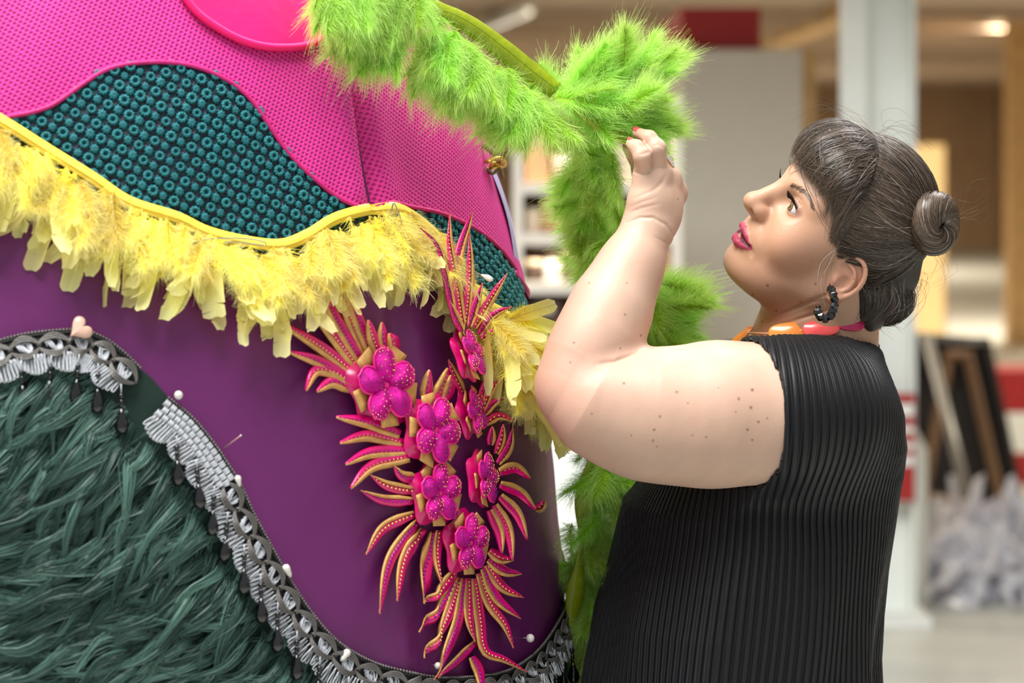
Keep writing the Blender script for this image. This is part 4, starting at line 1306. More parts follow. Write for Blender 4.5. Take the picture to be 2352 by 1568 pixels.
strip('satin_ribbon', M_lime, BOA, [P(x - 42 + 10 * math.sin(i * .3), y, 2.845) for i, (x, y, d) in enumerate(path[62:])], [P(x - 16 + 6 * math.sin(i * .41), y, 2.85) for i, (x, y, d) in enumerate(path[62:])])

# ---- yellow feather trim
Y_in, Y_out = (1.0, .86, .13), (1.0, .96, .48)
BLADE = [blade(200 + k, .080 + .006 * (k % 4), .0085 + .0018 * (k % 3), Y_in, Y_out) for k in range(9)]
YM = [marabou(230 + k, .050, .023, 260, Y_in, Y_out, (.8, .6, .1), .4) for k in range(4)]
for me in YM: me.materials.clear(); me.materials.append(M_yf)
YT = empty('feather_trim', Vector(Spx(560, 566, .01)), label='yellow feather trim on a ribbon pinned in waves across the costume', cat='feather trim')
ylr = catmull(yl, 200)
yp = S(ylr[:, 0], ylr[:, 1], np.full(200, .007)); yn = nrm(ylr[:, 0], ylr[:, 1])
gt = np.gradient(ylr * np.array([UVS, 1]), axis=0); gt /= np.linalg.norm(gt, axis=1, keepdims=True)
nr_ = np.stack([-gt[:, 1], gt[:, 0]], 1) / np.array([UVS, 1])
top_uv = ylr + nr_ * .0105
strip('satin_ribbon', M_yel, YT, list(S(top_uv[:, 0], top_uv[:, 1], np.full(200, .0075))), list(S(ylr[:, 0] - nr_[:, 0] * .002, ylr[:, 1] - nr_[:, 1] * .002, np.full(200, .0105))))
mid_uv = ylr + nr_ * .003
MB().tube(S(mid_uv[:, 0], mid_uv[:, 1], np.full(200, .0105)), .0006, 5).build('stitch_line', M_yel, YT)
ry = random.Random(5)
cum = np.r_[0, np.cumsum(np.linalg.norm(np.diff(yp, axis=0), axis=1))]


def yfeather(l, kind, drop=0.0):
    i = int(np.clip(np.searchsorted(cum, l), 0, 199))
    n = Vector(yn[i]); f = i / 199
    qx = yp[i][0] / yp[i][1] * F + IW / 2
    if 1028 < qx < 1135 and ry.random() < (.8 if kind == 'down' else .5): return
    tang = Vector(yp[min(i + 1, 199)] - yp[max(i - 1, 0)]).normalized()
    dn = (Vector((0, 0, -1)) - n * Vector((0, 0, -1)).dot(n)).normalized()
    perp = n.cross(tang).normalized() * -1
    if perp.z > 0: perp = -perp
    d = dn * 1.0 + perp * .55 + tang * ry.gauss(-.02, .28) + n * ry.uniform(.02, .30)
    if f > .80: d += Vector((.55, -.1, 0)) * ry.uniform(.2, 1.0)
    p = Vector(yp[i]) + n * ry.uniform(.002, .010) + dn * drop
    if kind == 'blade':
        place(ry.choice(BLADE), 'feather', YT, p, d, n + tang * ry.gauss(0, .5), ry.gauss(0, .5), ry.uniform(.72, 1.12) * (1.0 - .12 * (abs(f - .62) < .15)))
    else:
        d += tang * ry.gauss(0, .4) + n * .25
        place(ry.choice(YM), 'down_feather', YT, p + n * .004, d, n, ry.gauss(0, .6), ry.uniform(.7, 1.2))


for k in range(210): yfeather(cum[-1] * (k + ry.random()) / 210, 'blade', ry.uniform(-.002, .018))
for k in range(150): yfeather(cum[-1] * (k + ry.random()) / 150, 'down', ry.uniform(-.004, .03))

# the free end of the trim falling over the far side of the costume
for k in range(95):
    t = ry.random()
    x = 1128 + 125 * t + ry.gauss(0, 10); y = 735 + 215 * t ** 1.2 + ry.gauss(0, 14)
    p = Vector(Spx(min(x, 1236), y, .012 + .03 * ry.random())) + Vector((max(0, x - 1236) / 2000, 0, 0))
    a = math.radians(-72 + ry.gauss(0, 24) + 18 * t)
    d = Vector((math.cos(a), ry.gauss(-.15, .2), math.sin(a)))
    if k % 5 < 3:
        place(ry.choice(BLADE), 'feather', YT, p, d, Vector((ry.gauss(.2, .5), -1, .2)), ry.gauss(0, .5), ry.uniform(.62, .95))
    else:
        place(ry.choice(YM), 'down_feather', YT, p, d, Vector((ry.gauss(.2, .5), -1, .2)), ry.gauss(0, .5), ry.uniform(.7, 1.1))
for a in (20, 28, 5, -10):
    a = math.radians(a)
    place(ry.choice(BLADE), 'feather', YT, Vector(Spx(1165, 735, .02)), Vector((math.cos(a), -.1, math.sin(a))), Vector((0, -1, .3)), .4, .7)


# ------------------------------------------------------------------ the woman: implicit shapes, polygonised
def v3(p): return np.array([p[0], p[1], p[2]], float)


def smin(a, b, k):
    h = np.maximum(k - np.abs(a - b), 0) / k
    return np.minimum(a, b) - h * h * k * .25


def smax(a, b, k): return -smin(-a, -b, k)


def ell(p, c, r, R=None):
    q = p - np.asarray(c, float)
    if R is not None: q = q @ R
    r = np.asarray(r, float)
    k0 = np.sqrt(((q / r) ** 2).sum(1)); k1 = np.sqrt(((q / (r * r)) ** 2).sum(1)) + 1e-9
    return k0 * (k0 - 1) / k1


def cone(p, a, b, ra, rb):
    a = np.asarray(a, float); b = np.asarray(b, float)
    ba = b - a; t = np.clip(((p - a) @ ba) / (ba @ ba), 0, 1)
    return np.linalg.norm(p - a - t[:, None] * ba, axis=1) - (ra + (rb - ra) * t)


def chain(p, pts, rad, k):
    d = None
    for i in range(len(pts) - 1):
        q = cone(p, pts[i], pts[i + 1], rad[i], rad[i + 1])
        d = q if d is None else smin(d, q, k)
    return d


def rotm(axis, deg):
    return np.array(Matrix.Rotation(math.radians(deg), 3, axis))


def surface_nets(f, lo, hi, h):
    B = 8
    lo = np.asarray(lo, float); n = np.ceil((np.asarray(hi) - lo) / (h * B)).astype(int)
    bi = np.stack(np.meshgrid(*[np.arange(k) for k in n], indexing='ij'), -1).reshape(-1, 3)
    cen = lo + (bi + .5) * (h * B)
    keep = np.concatenate([np.abs(f(cen[i:i + 200000])) < h * B * 1.35 for i in range(0, len(cen), 200000)])
    bi = bi[keep]; nb = len(bi)
    loc = np.stack(np.meshgrid(*[np.arange(B + 1)] * 3, indexing='ij'), -1).reshape(-1, 3)
    vals = np.empty((nb, (B + 1) ** 3), np.float32)
    for i in range(0, nb, 300):
        pts = lo + (bi[i:i + 300, None] * B + loc[None]) * h
        vals[i:i + 300] = f(pts.reshape(-1, 3)).reshape(-1, (B + 1) ** 3)
    vals = vals.reshape(nb, B + 1, B + 1, B + 1)
    cor = [(0, 0, 0), (1, 0, 0), (0, 1, 0), (1, 1, 0), (0, 0, 1), (1, 0, 1), (0, 1, 1), (1, 1, 1)]
    cv = np.stack([vals[:, a:a + B, b:b + B, c:c + B] for a, b, c in cor], -1)
    neg = (cv < 0).sum(-1); act = (neg > 0) & (neg < 8)
    w = np.argwhere(act); cv = cv[act]
    gidx = bi[w[:, 0]] * B + w[:, 1:]
    G = n * B + 2
    key = (gidx[:, 0] * G[1] + gidx[:, 1]) * G[2] + gidx[:, 2]
    acc = np.zeros((len(w), 3)); cnt = np.zeros(len(w))
    ca = np.array(cor, float)
    for a in range(8):
        for b in range(a + 1, 8):
            if np.abs(ca[a] - ca[b]).sum() != 1: continue
            m = (cv[:, a] < 0) != (cv[:, b] < 0)
            t = cv[m, a] / (cv[m, a] - cv[m, b])
            acc[m] += ca[a] + (ca[b] - ca[a]) * t[:, None]; cnt[m] += 1
    V = lo + (gidx + acc / cnt[:, None]) * h
    o = np.argsort(key); ks = key[o]
    quads = []
    for ax in range(3):
        e = [0, 0, 0]; e[ax] = 1
        a = vals[:, :B, :B, :B]; b = vals[:, e[0]:B + e[0], e[1]:B + e[1], e[2]:B + e[2]]
        x = np.argwhere((a < 0) != (b < 0))
        inside = a[tuple(x.T)] < 0
        g = bi[x[:, 0]] * B + x[:, 1:]
        u, v = (ax + 1) % 3, (ax + 2) % 3
        ids = []; ok = np.ones(len(g), bool)
        for du, dv in ((0, 0), (-1, 0), (-1, -1), (0, -1)):
            q = g.copy(); q[:, u] += du; q[:, v] += dv
            kk = (q[:, 0] * G[1] + q[:, 1]) * G[2] + q[:, 2]
            j = np.clip(np.searchsorted(ks, kk), 0, len(ks) - 1)
            ok &= ks[j] == kk; ids.append(o[j])
        q = np.stack(ids, 1); q[~inside] = q[~inside][:, ::-1]
        quads.append(q[ok])
    return V, np.vstack(quads)


def grad(f, V, e=4e-4):
    g = np.stack([f(V + d) - f(V - d) for d in np.eye(3) * e], 1) / (2 * e)
    return g


def project(f, V, it=2):
    for _ in range(it):
        g = grad(f, V); d = f(V)
        V = V - g * np.clip(d / ((g * g).sum(1) + .05), -.002, .002)[:, None]
    return V


# ---- head pose, fitted to the picture
SCL = 0.01
HC = v3(P(1912, 554, 2.75))
_pi, _ya, _ro = math.radians(28.2), math.radians(21.0), math.radians(-28.6)
_Ro = np.array([[1, 0, 0], [0, math.cos(_ro), -math.sin(_ro)], [0, math.sin(_ro), math.cos(_ro)]])
_Rp = np.array([[math.cos(_pi), 0, -math.sin(_pi)], [0, 1, 0], [math.sin(_pi), 0, math.cos(_pi)]])
_Ry = np.array([[math.cos(_ya), -math.sin(_ya), 0], [math.sin(_ya), math.cos(_ya), 0], [0, 0, 1]])
HR = np.diag([-1., -1., 1.]) @ _Ry @ _Rp @ _Ro        # head frame (x fwd, y her left, z up) -> world


def to_head(p): return ((p - HC) @ HR) / SCL
def from_head(q): return HC + (np.asarray(q, float) * SCL) @ HR.T


def sym(q):
    m = q.copy(); m[:, 1] = np.abs(m[:, 1]); return m


EYE_C = np.array([7.15, 3.1, 2.05]); EYE_R = 1.22


EAR_HX = catmull([(.55, .20, .6), (.95, .40, 1.8), (.45, .62, 2.85), (-.65, .72, 3.2), (-1.7, .72, 2.6), (-2.15, .70, 1.3), (-1.95, .62, -.1), (-1.35, .5, -1.2), (-.6, .4, -1.9)], 22)
EAR_HR = [.27] * 18 + [.28, .30, .32, .34]
EAR_AH = catmull([(.05, .40, 2.1), (-.85, .55, 1.6), (-1.2, .58, .6), (-1.0, .52, -.5), (-.45, .42, -1.05)], 10)
NOS = (10.50, .82, -1.58)
ULIP = [(9.82, 0, -4.02), (9.88, .45, -3.90), (9.52, 1.40, -4.18), (8.88, 2.5, -4.78)]
LLIP = [(9.58, 0, -5.62), (9.56, .5, -5.60), (9.22, 1.40, -5.36), (8.80, 2.42, -4.92)]
GAP = [(10.3, 0, -4.70), (9.75, 1.2, -4.72), (8.95, 2.5, -4.84)]


def sd_head(q):
    """head in centimetres: skull, face, ears"""
    m = sym(q)
    d = ell(q, (-.1, 0, 4.4), (8.7, 7.3, 8.2))
    d = smin(d, ell(q, (3.4, 0, .2), (5.6, 6.3, 6.4)), 2.5)
    d = smin(d, cone(m, (.6, 5.0, -4.4), (6.6, 1.6, -7.3), 1.7, 1.7), 3.0)
    d = smin(d, ell(q, (4.2, 0, -5.2), (4.4, 4.6, 3.6)), 2.0)
    d = smin(d, ell(q, (3.6, 0, -7.6), (4.2, 4.0, 2.6)), 2.0)             # soft underside of the jaw
    d = smin(d, ell(m, (5.9, 3.9, -1.6), (2.5, 2.3, 2.6)), 1.8)           # cheek
    d = smin(d, ell(q, (7.5, 0, -7.7), (1.9, 2.1, 1.75)), 1.3)            # chin
    d = smin(d, ell(q, (7.7, 0, -3.7), (2.1, 2.9, 2.4)), 1.5)             # muzzle
    d = smin(d, cone(m, (8.2, .9, 4.2), (6.2, 4.6, 4.1), .95, .8), 1.6)   # brow
    d = smax(d, -ell(m, (9.1, 3.0, 1.95), (1.7, 1.75, 1.15)), 1.2)        # eye hollow
    # nose
    d = smin(d, cone(q, (8.55, 0, 3.4), (10.75, 0, -.55), .78, .95), 1.1)
    d = smin(d, ell(q, (10.95, 0, -.75), (1.0, 1.0, .92)), .7)
    d = smin(d, ell(m, (9.75, 1.20, -1.0), (.95, .56, .76)), .8)
    d = smin(d, cone(q, (10.9, 0, -1.45), (9.7, 0, -2.0), .42, .45), .4)
    d = smax(d, -ell(m, NOS, (.80, .42, .42), rotm('Z', 14)), .14)
    # lids
    lid = np.linalg.norm(m - EYE_C, axis=1) - (EYE_R + .18)
    al = ell(m, (8.35, 3.00, 1.98), (1.6, 1.24, .48), rotm('Z', 14) @ rotm('X', -5))
    lid = smax(lid, -al, .10)
    fold = cone(m, (8.42, 2.1, 2.80), (7.95, 4.0, 2.86), .12, .10)
    d = smax(d, -(np.linalg.norm(m - EYE_C, axis=1) - EYE_R), .1)
    d = smin(d, lid, .35)
    d = smax(d, -al, .12)
    d = smax(d, -fold, .2)
    # lips
    ulip = chain(m, ULIP, [.34, .38, .31, .13], .2)
    llip = chain(m, LLIP, [.46, .46, .36, .14], .2)
    d = smin(d, ulip, .35); d = smin(d, llip, .35)
    gap = chain(m, GAP, [.44, .33, .09], .1)
    d = smax(d, -gap, .16)
    d = smax(d, -cone(m, (9.0, 2.62, -4.8), (8.6, 2.95, -5.5), .10, .08), .5)
    # ears
    e = m - np.array([-.4, 6.95, -1.25])
    e = e @ rotm('Z', 24).T @ rotm('Y', -14).T                 # flare out at the back, lean back
    ear = chain(e, EAR_HX, EAR_HR, .015)
    plate = ell(e, (-.55, .10, .7), (1.6, .26, 2.3))
    ear = smin(ear, plate, .25)
    ear = smin(ear, chain(e, EAR_AH, [.17, .19, .21, .22, .22, .22, .21, .20, .19, .18], .015), .25)
    ear = smin(ear, ell(e, (-.05, .38, -1.95), (.75, .33, .85)), .5)     # lobe
    ear = smin(ear, ell(e, (.62, .35, -.15), (.35, .35, .55)), .3)       # tragus
    ear = smax(ear, -ell(e, (-.15, .80, -.05), (.72, .75, .95)), .2)     # concha
    ear = smin(ear, ell(e, (.55, -.3, .0), (.8, .7, 2.0)), .5)
    return smin(d, ear, .45)


_TPY = [(770, 1780, 2020), (800, 1700, 2024), (870, 1620, 2034), (940, 1570, 2066), (1020, 1520, 2078), (1080, 1488, 2070), (1150, 1432, 2058), (1200, 1420, 2050), (1300, 1398, 2032), (1400, 1366, 2020),
        (1500, 1346, 2016), (1568, 1338, 2022), (1800, 1328, 2062), (2200, 1336, 2085), (2650, 1340, 2085)]
TD = 2.80
_tz = np.array([CAMH - (y - HORIZ) / F * TD for y, _, _ in _TPY])[::-1]
_tf = np.array([(a - IW / 2) / F * TD for _, a, _ in _TPY])[::-1]; _tb = np.array([(b - IW / 2) / F * TD for _, _, b in _TPY])[::-1]
_td = np.array([.085, .125, .155, .165, .172, .18, .185, .19, .20, .205, .205, .205, .21, .22, .22])[::-1]
_td = np.minimum(_td, .22)


def sd_torso(p, inset=0.0):
    z = p[:, 2]
    f = np.interp(z, _tz, _tf) + inset; b = np.interp(z, _tz, _tb) - inset; w = np.interp(z, _tz, _td) - inset
    xc = (f + b) / 2; a = (b - f) / 2
    k = np.sqrt(((p[:, 0] - xc) / a) ** 2 + ((p[:, 1] - TD) / w) ** 2)
    return (k - 1) * np.minimum(a, w) * .8


# ---- arm and hand joints (pixel, depth)
SH_ = v3(P(1790, 950, 2.635)); UA = v3(P(1640, 946, 2.625)); UB = v3(P(1480, 940, 2.615)); EL = v3(P(1358, 921, 2.607)); EP = v3(P(1304, 889, 2.61))
FA_ = v3(P(1336, 840, 2.618)); FB_ = v3(P(1380, 765, 2.632)); FC_ = v3(P(1411, 690, 2.645)); FD = v3(P(1452, 605, 2.66)); WR = v3(P(1484, 535, 2.672))
J = lambda x, y, d: v3(P(x, y, d))
FINGERS = dict(
    pinky=[J(1479, 402, 2.668), J(1475, 358, 2.652), J(1463, 338, 2.656), J(1450, 330, 2.664)],
    ring=[J(1515, 395, 2.674), J(1510, 340, 2.658), J(1492, 316, 2.664), J(1465, 305, 2.676)],
    middle=[J(1535, 406, 2.695), J(1515, 352, 2.714), J(1498, 325, 2.724), J(1475, 315, 2.716)],
    index=[J(1548, 440, 2.713), J(1512, 385, 2.745), J(1490, 350, 2.748), J(1460, 326, 2.725)])
FRAD = dict(pinky=[.0104, .0094, .0076, .0062], ring=[.0100, .0092, .0075, .0062], middle=[.0100, .0088, .0075, .0064], index=[.0108, .0092, .0080, .0066])
THUMB = [J(1484, 500, 2.705), J(1482, 440, 2.74), J(1476, 388, 2.742), J(1446, 341, 2.700)]


def sd_arm(p):
    d = chain(p, [SH_, UA, UB, EL, EP], [.078, .0705, .0595, .0465, .0300], .03)
    d = smin(d, ell(p, v3(P(1545, 985, 2.62)), (.085, .045, .045)), .05)
    fo = chain(p, [EP, FA_, FB_, FC_, FD, WR], [.0300, .0370, .0410, .0368, .0290, .0240], .03)
    return smin(d, fo, .014)


def sd_hand(p):
    d = None
    for nm, r in (('pinky', .0118), ('ring', .0122), ('middle', .0132), ('index', .0148)):
        a = FINGERS[nm][0]; w = WR + (a - WR) * .10
        q = chain(p, [w, (w + a) / 2, a], [.0205, .0175 if nm != 'pinky' else .017, r], .01)
        d = q if d is None else smin(d, q, .014)
    d = smin(d, cone(p, J(1500, 500, 2.69), J(1506, 440, 2.70), .026, .022), .02)
    for nm in FINGERS:                                          # knuckle bumps
        a = FINGERS[nm][0]
        d = smin(d, np.linalg.norm(p - a - np.array([.001, -.002, -.003]), axis=1) - .0100, .010)
    for nm in FINGERS:
        q = FINGERS[nm]; r = FRAD[nm]
        f = chain(p, q, r, .005)
        d = smin(d, f, .0035)
    d = smin(d, chain(p, THUMB, [.019, .0145, .0112, .0076], .008), .012)
    return d


FAR_ARM = [J(1700, 905, 2.97), J(1540, 955, 3.02), J(1420, 930, 2.99), J(1382, 918, 2.98)]


def sd_far_arm(p):
    d = chain(p, FAR_ARM, [.066, .044, .026, .024], .03)
    base = FAR_ARM[3]
    for k in range(4):
        o = np.array([0, .012 * (k - 1.5) * .4, .017 * (1.5 - k)])
        d = smin(d, chain(p, [base + o * .6, base + o + np.array([-.035, -.004, 0]), base + o + np.array([-.055, -.001, -.004]), base + o + np.array([-.066, .004, -.008])], [.012, .0085, .0078, .0065], .004), .006)
    d = smin(d, chain(p, [base + np.array([.01, -.02, .0]), base + np.array([-.015, -.035, .012]), base + np.array([-.035, -.035, .016])], [.013, .0095, .008], .005), .01)
    return d


NECK_A = from_head((-1.6, 0, -1.5)); NECK_B = v3(P(1868, 800, 2.79)); NECK_C = v3(P(1850, 930, 2.80))


def grouped(p, items):
    """smooth union of groups, each evaluated only inside its own box"""
    d = np.full(len(p), .25)
    for f, lo, hi, k in items:
        m = np.flatnonzero(np.all((p > np.asarray(lo)) & (p < np.asarray(hi)), axis=1))
        if len(m): d[m] = smin(d[m], f(p[m]), k)
    return d


CREASES = [([(1440, 512), (1470, 500), (1500, 500), (1530, 516), (1550, 548)], .0014, 3.5), ([(1468, 355), (1482, 353), (1494, 349)], .0011, 2.6), ([(1472, 350), (1484, 348), (1491, 346)], .0007, 2.2),
           ([(1503, 334), (1515, 332), (1527, 341)], .0011, 2.6), ([(1505, 329), (1516, 327), (1524, 333)], .0007, 2.2), ([(1456, 395), (1478, 401), (1500, 393)], .0012, 3.0), ([(1503, 386), (1518, 383), (1530, 387)], .0010, 3.0),
           ([(1450, 474), (1475, 464), (1510, 452)], .0006, 3.0), ([(1447, 488), (1475, 477), (1515, 468)], .0006, 3.0), ([(1456, 455), (1485, 444), (1512, 430)], .0005, 3.0), ([(1530, 400), (1520, 420), (1498, 440)], .0010, 5.0),
           ([(1505, 545), (1535, 560), (1548, 585)], .0007, 3.0),
           ([(1790, 724), (1840, 700), (1900, 676)], .0016, 4.0), ([(1800, 744), (1850, 728), (1900, 712)], .0016, 4.0), ([(1825, 709), (1862, 693), (1890, 690)], .0010, 3.5),
           ([(1372, 836), (1410, 832), (1464, 813)], .0015, 6.0), ([(1722, 566), (1728, 578), (1727, 590)], .0010, 4.0), ([(1755, 505), (1752, 530), (1740, 552)], .0006, 6.0)]
CREASES = [(np.array(q, float), a, w) for q, a, w in CREASES]


def crease(p, d):
    """skin folds pressed into the side that shows"""
    x = p[:, 0] / p[:, 1] * F + IW / 2; y = HORIZ - (p[:, 2] - CAMH) / p[:, 1] * F
    near = p[:, 1] < 2.735
    for q, a, w in CREASES:
        lo = q.min(0) - 3 * w; hi = q.max(0) + 3 * w
        m = np.flatnonzero((x > lo[0]) & (x < hi[0]) & (y > lo[1]) & (y < hi[1]) & near)
        if not len(m): continue
        best = np.full(len(m), 1e3); tt = np.zeros(len(m)); k = len(q) - 1
        for i in range(k):
            u = q[i + 1] - q[i]; v = np.stack([x[m], y[m]], 1) - q[i]; t = np.clip((v @ u) / (u @ u), 0, 1)
            e = np.linalg.norm(v - t[:, None] * u, axis=1); c = e < best
            best[c] = e[c]; tt[c] = (i + t[c]) / k
        d[m] += a * np.exp(-(best / w) ** 2) * np.sin(np.pi * np.clip(tt, .04, .96)) ** .5
    return d


def sd_upper(p):
    return crease(p, sd_upper0(p))


def sd_upper0(p):
    """head, neck, shoulder, arm and hand: one surface"""
    return grouped(p, [
        (lambda q: smin(chain(q, [NECK_A, NECK_B, NECK_C], [.060, .066, .075], .03), cone(q, NECK_C, SH_, .055, .06), .03), (.20, 2.55, 1.2), (.50, 2.92, 1.62), .03),
        (lambda q: sd_head(to_head(q)) * SCL, HC - np.array([.155, .135, .14]), HC + np.array([.13, .135, .15]), .022),
        (sd_arm, (-.02, 2.50, 1.10), (.42, 2.76, 1.55), .03),
        (sd_hand, (.09, 2.60, 1.44), (.24, 2.80, 1.64), .012)])


def sd_lower(p):
    """torso under the dress, far arm, legs and shoes"""
    hips = v3(P(1690, 1750, 2.8))
    tor = smax(smax(sd_torso(p, .016), p[:, 2] - v3(P(0, 795, 2.8))[2], .05), hips[2] - .15 - p[:, 2], .08)
    d = smin(tor, sd_far_arm(p), .03)
    for s in (-1, 1):
        hp = np.array([hips[0], 2.8 + s * .085, hips[2]])
        d = smin(d, chain(p, [hp, np.array([hips[0], 2.8 + s * .08, .50]), np.array([hips[0] + .01, 2.8 + s * .08, .30]), np.array([hips[0] + .015, 2.8 + s * .08, .09])], [.10, .062, .058, .038], .03), .04)
        sh = smin(cone(p, np.array([hips[0] + .03, 2.8 + s * .08, .045]), np.array([hips[0] - .13, 2.8 + s * .085, .028]), .04, .026), ell(p, (hips[0] - .10, 2.8 + s * .085, .025), (.07, .045, .03)), .02)
        d = smin(d, smax(sh, -p[:, 2] + .002, .01), .03)
    return d


PERSON = empty('person', (.26, 2.80, 0), label='woman in a black pleated dress with a hair bun reaching up to the green boa', cat='person')
BV, BF = surface_nets(sd_upper, (-.02, 2.52, 1.10), (.52, 2.92, 1.665), .0026)


def refine(V, Fq, mask):
    """split the quads of mask once; neighbours are fanned so that no crack opens"""
    n = len(V)
    e = np.stack([Fq, np.roll(Fq, -1, 1)], -1); es = np.sort(e, -1)
    key = es[..., 0].astype(np.int64) * n + es[..., 1]
    ek = np.unique(key[mask])
    mid = np.stack([ek // n, ek % n], 1)
    idx = np.searchsorted(ek, key); idx = np.clip(idx, 0, len(ek) - 1); has = ek[idx] == key
    Vm = V[mid].mean(1); Vc = V[Fq[mask]].mean(1)
    NV = np.vstack([V, Vm, Vc]); mi = n + idx
    out = []
    q = Fq[mask]; m = mi[mask]; c = n + len(ek) + np.arange(len(q))
    for k in range(4):
        out.append(np.stack([q[:, k], m[:, k], c, m[:, (k + 3) % 4]], 1))
    rest = ~mask; hr = has[rest]; qr = Fq[rest]; mr = mi[rest]
    none = ~hr.any(1); out.append(qr[none])
    quads = np.vstack(out); poly = []
    for f, h, m in zip(qr[~none], hr[~none], mr[~none]):
        pl_ = []
        for k in range(4):
            pl_.append(int(f[k]))
            if h[k]: pl_.append(int(m[k]))
        for i in range(1, len(pl_) - 1): poly.append((pl_[0], pl_[i], pl_[i + 1], pl_[i + 1]))
    return NV, quads, np.array(poly).reshape(-1, 4)


mk = np.ones(len(BF), bool)
BV, BQ, BT = refine(BV, BF, mk)
BV = project(sd_upper, BV, 1)
LV, LF = surface_nets(sd_lower, (-.14, 2.5, -.004), (.56, 3.10, 1.45), .008)
nU = len(BV); BV = np.vstack([BV, LV]); BQ = np.vstack([BQ, LF + nU])

# ---- skin colour: tone, blush, lipstick, moles, painted shade in mouth and nostrils
hq = to_head(BV)
col = np.tile(np.array([.60, .395, .295]), (len(BV), 1))
near_head = np.linalg.norm(hq, axis=1) < 22
rsn = np.random.default_rng(21)


def noise3(p, f, seed):
    rs = np.random.default_rng(seed); out = np.zeros(len(p))
    for k in range(10):
        n = rs.normal(size=3); out += np.sin(p @ n * f + rs.uniform(0, 6.28))
    return out / 10


nz = noise3(BV, 60, 1) + .6 * noise3(BV, 170, 2)
col *= (1 + .10 * nz)[:, None] * np.array([1, 1, 1])
col[:, 1] *= 1 - .05 * noise3(BV, 35, 3); col[:, 2] *= 1 - .06 * noise3(BV, 35, 3)


def blend(mask_w, c):
    global col
    w = np.clip(mask_w, 0, 1)[:, None]
    col = col * (1 - w) + np.array(c) * w


mh = sym(hq)
face_w = near_head * smooth01((8.5 - np.linalg.norm(mh - np.array([6.5, 3.0, -1.5]), axis=1)) / 5)
blend(.75 * smooth01((.19 - np.linalg.norm(BV - HC, axis=1)) / .07), (.53, .295, .18))
blend(.3 * face_w, (.53, .27, .165))
blend(.15 * near_head * np.exp(-(np.linalg.norm((mh - np.array([5.2, 5.2, -1.4])) / np.array([3.4, 2.8, 2.4]), axis=1)) ** 2), (.62, .25, .17))
_nd = cone(BV, NECK_A, NECK_B, .0, .0)
blend(.6 * smooth01((-6.4 - hq[:, 2]) / 4.0) * smooth01((8.9 - hq[:, 0]) / 1.5) * smooth01((.115 - _nd) / .035), (.50, .18, .10))          # ruddy neck
lipd = np.minimum(chain(mh, ULIP, [.37, .41, .34, .17], .1), chain(mh, LLIP, [.50, .50, .40, .17], .1))
blend(near_head * smooth01((.12 - lipd) / .10), (.42, .045, .10))
blend(near_head * smooth01((.14 - chain(mh, GAP, [.42, .32, .07], .1)) / .08) * smooth01((10.25 - hq[:, 0]) / .3), (.10, .012, .02))  # shade inside the open mouth, painted dark between the lips
eyd = np.linalg.norm((mh - np.array([8.2, 3.35, 2.15])) / np.array([1.5, 1.75, .95]), axis=1)
blend(near_head * .50 * smooth01((1.25 - eyd) / .7), (.30, .16, .13))
lash_line = np.abs(ell(mh, (8.35, 3.00, 1.98), (1.6, 1.24, .48), rotm('Z', 14) @ rotm('X', -5)))
blend(near_head * .9 * smooth01((.16 - lash_line) / .12) * (np.linalg.norm(mh - EYE_C, axis=1) < 1.62), (.035, .02, .018))
blend(near_head * .8 * smooth01((.03 - ell(mh, NOS, (.80, .42, .42), rotm('Z', 14))) / .2), (.20, .06, .04))  # shade inside the nostrils, put into the skin colour
ew = near_head * (np.linalg.norm(mh - np.array([-.6, 7.2, -1.0]), axis=1) < 3.4) * smooth01((mh[:, 1] - 6.7) / .5)
blend(.35 * ew, (.66, .28, .20))
elb = np.exp(-(np.linalg.norm(BV - EP, axis=1) / .05) ** 2)
blend(.55 * elb, (.55, .21, .15))
# underside and knuckles slightly redder
for nm in FINGERS:
    for q in FINGERS[nm][1:3]: blend(.25 * np.exp(-(np.linalg.norm(BV - q, axis=1) / .009) ** 2), (.66, .30, .21))
MOLES = [(1554, 900, 5), (1728, 895, 6), (1725, 936, 6), (1697, 916, 5), (1742, 969, 5), (1717, 987, 5), (1503, 987, 5), (1433, 880, 5), (1500, 1012, 4), (1622, 1003, 4), (1359, 950, 4), (1516, 956, 4), (1436, 722, 4),
         (1472, 770, 4), (1425, 800, 4), (1310, 832, 4), (1318, 787, 4), (1728, 1010, 4), (1580, 925, 3), (1440, 650, 3), (1353, 650, 3), (1508, 1025, 3), (1763, 655, 5), (1729, 676, 5), (1733, 712, 5), (1783, 714, 4), (1750, 738, 4),
         (1873, 652, 4), (1838, 693, 4), (1762, 960, 3), (1690, 945, 3), (1650, 890, 3), (1590, 1000, 3), (1450, 1000, 3), (1557, 457, 3), (1795, 527, 2)]
px_ = BV[:, 0] / BV[:, 1] * F + IW / 2; py_ = HORIZ - (BV[:, 2] - CAMH) / BV[:, 1] * F
vis = BV[:, 1] < 2.79
for x, y, r in MOLES:
    dd = np.hypot(px_ - x, py_ - y); w = vis & (dd < 14)
    if w.any():
        near = w & (BV[:, 1] < BV[w, 1].min() + .02)
        blend(near * .7 * smooth01((r * .6 + 1.2 - dd) / 2.2), (.16, .06, .035))

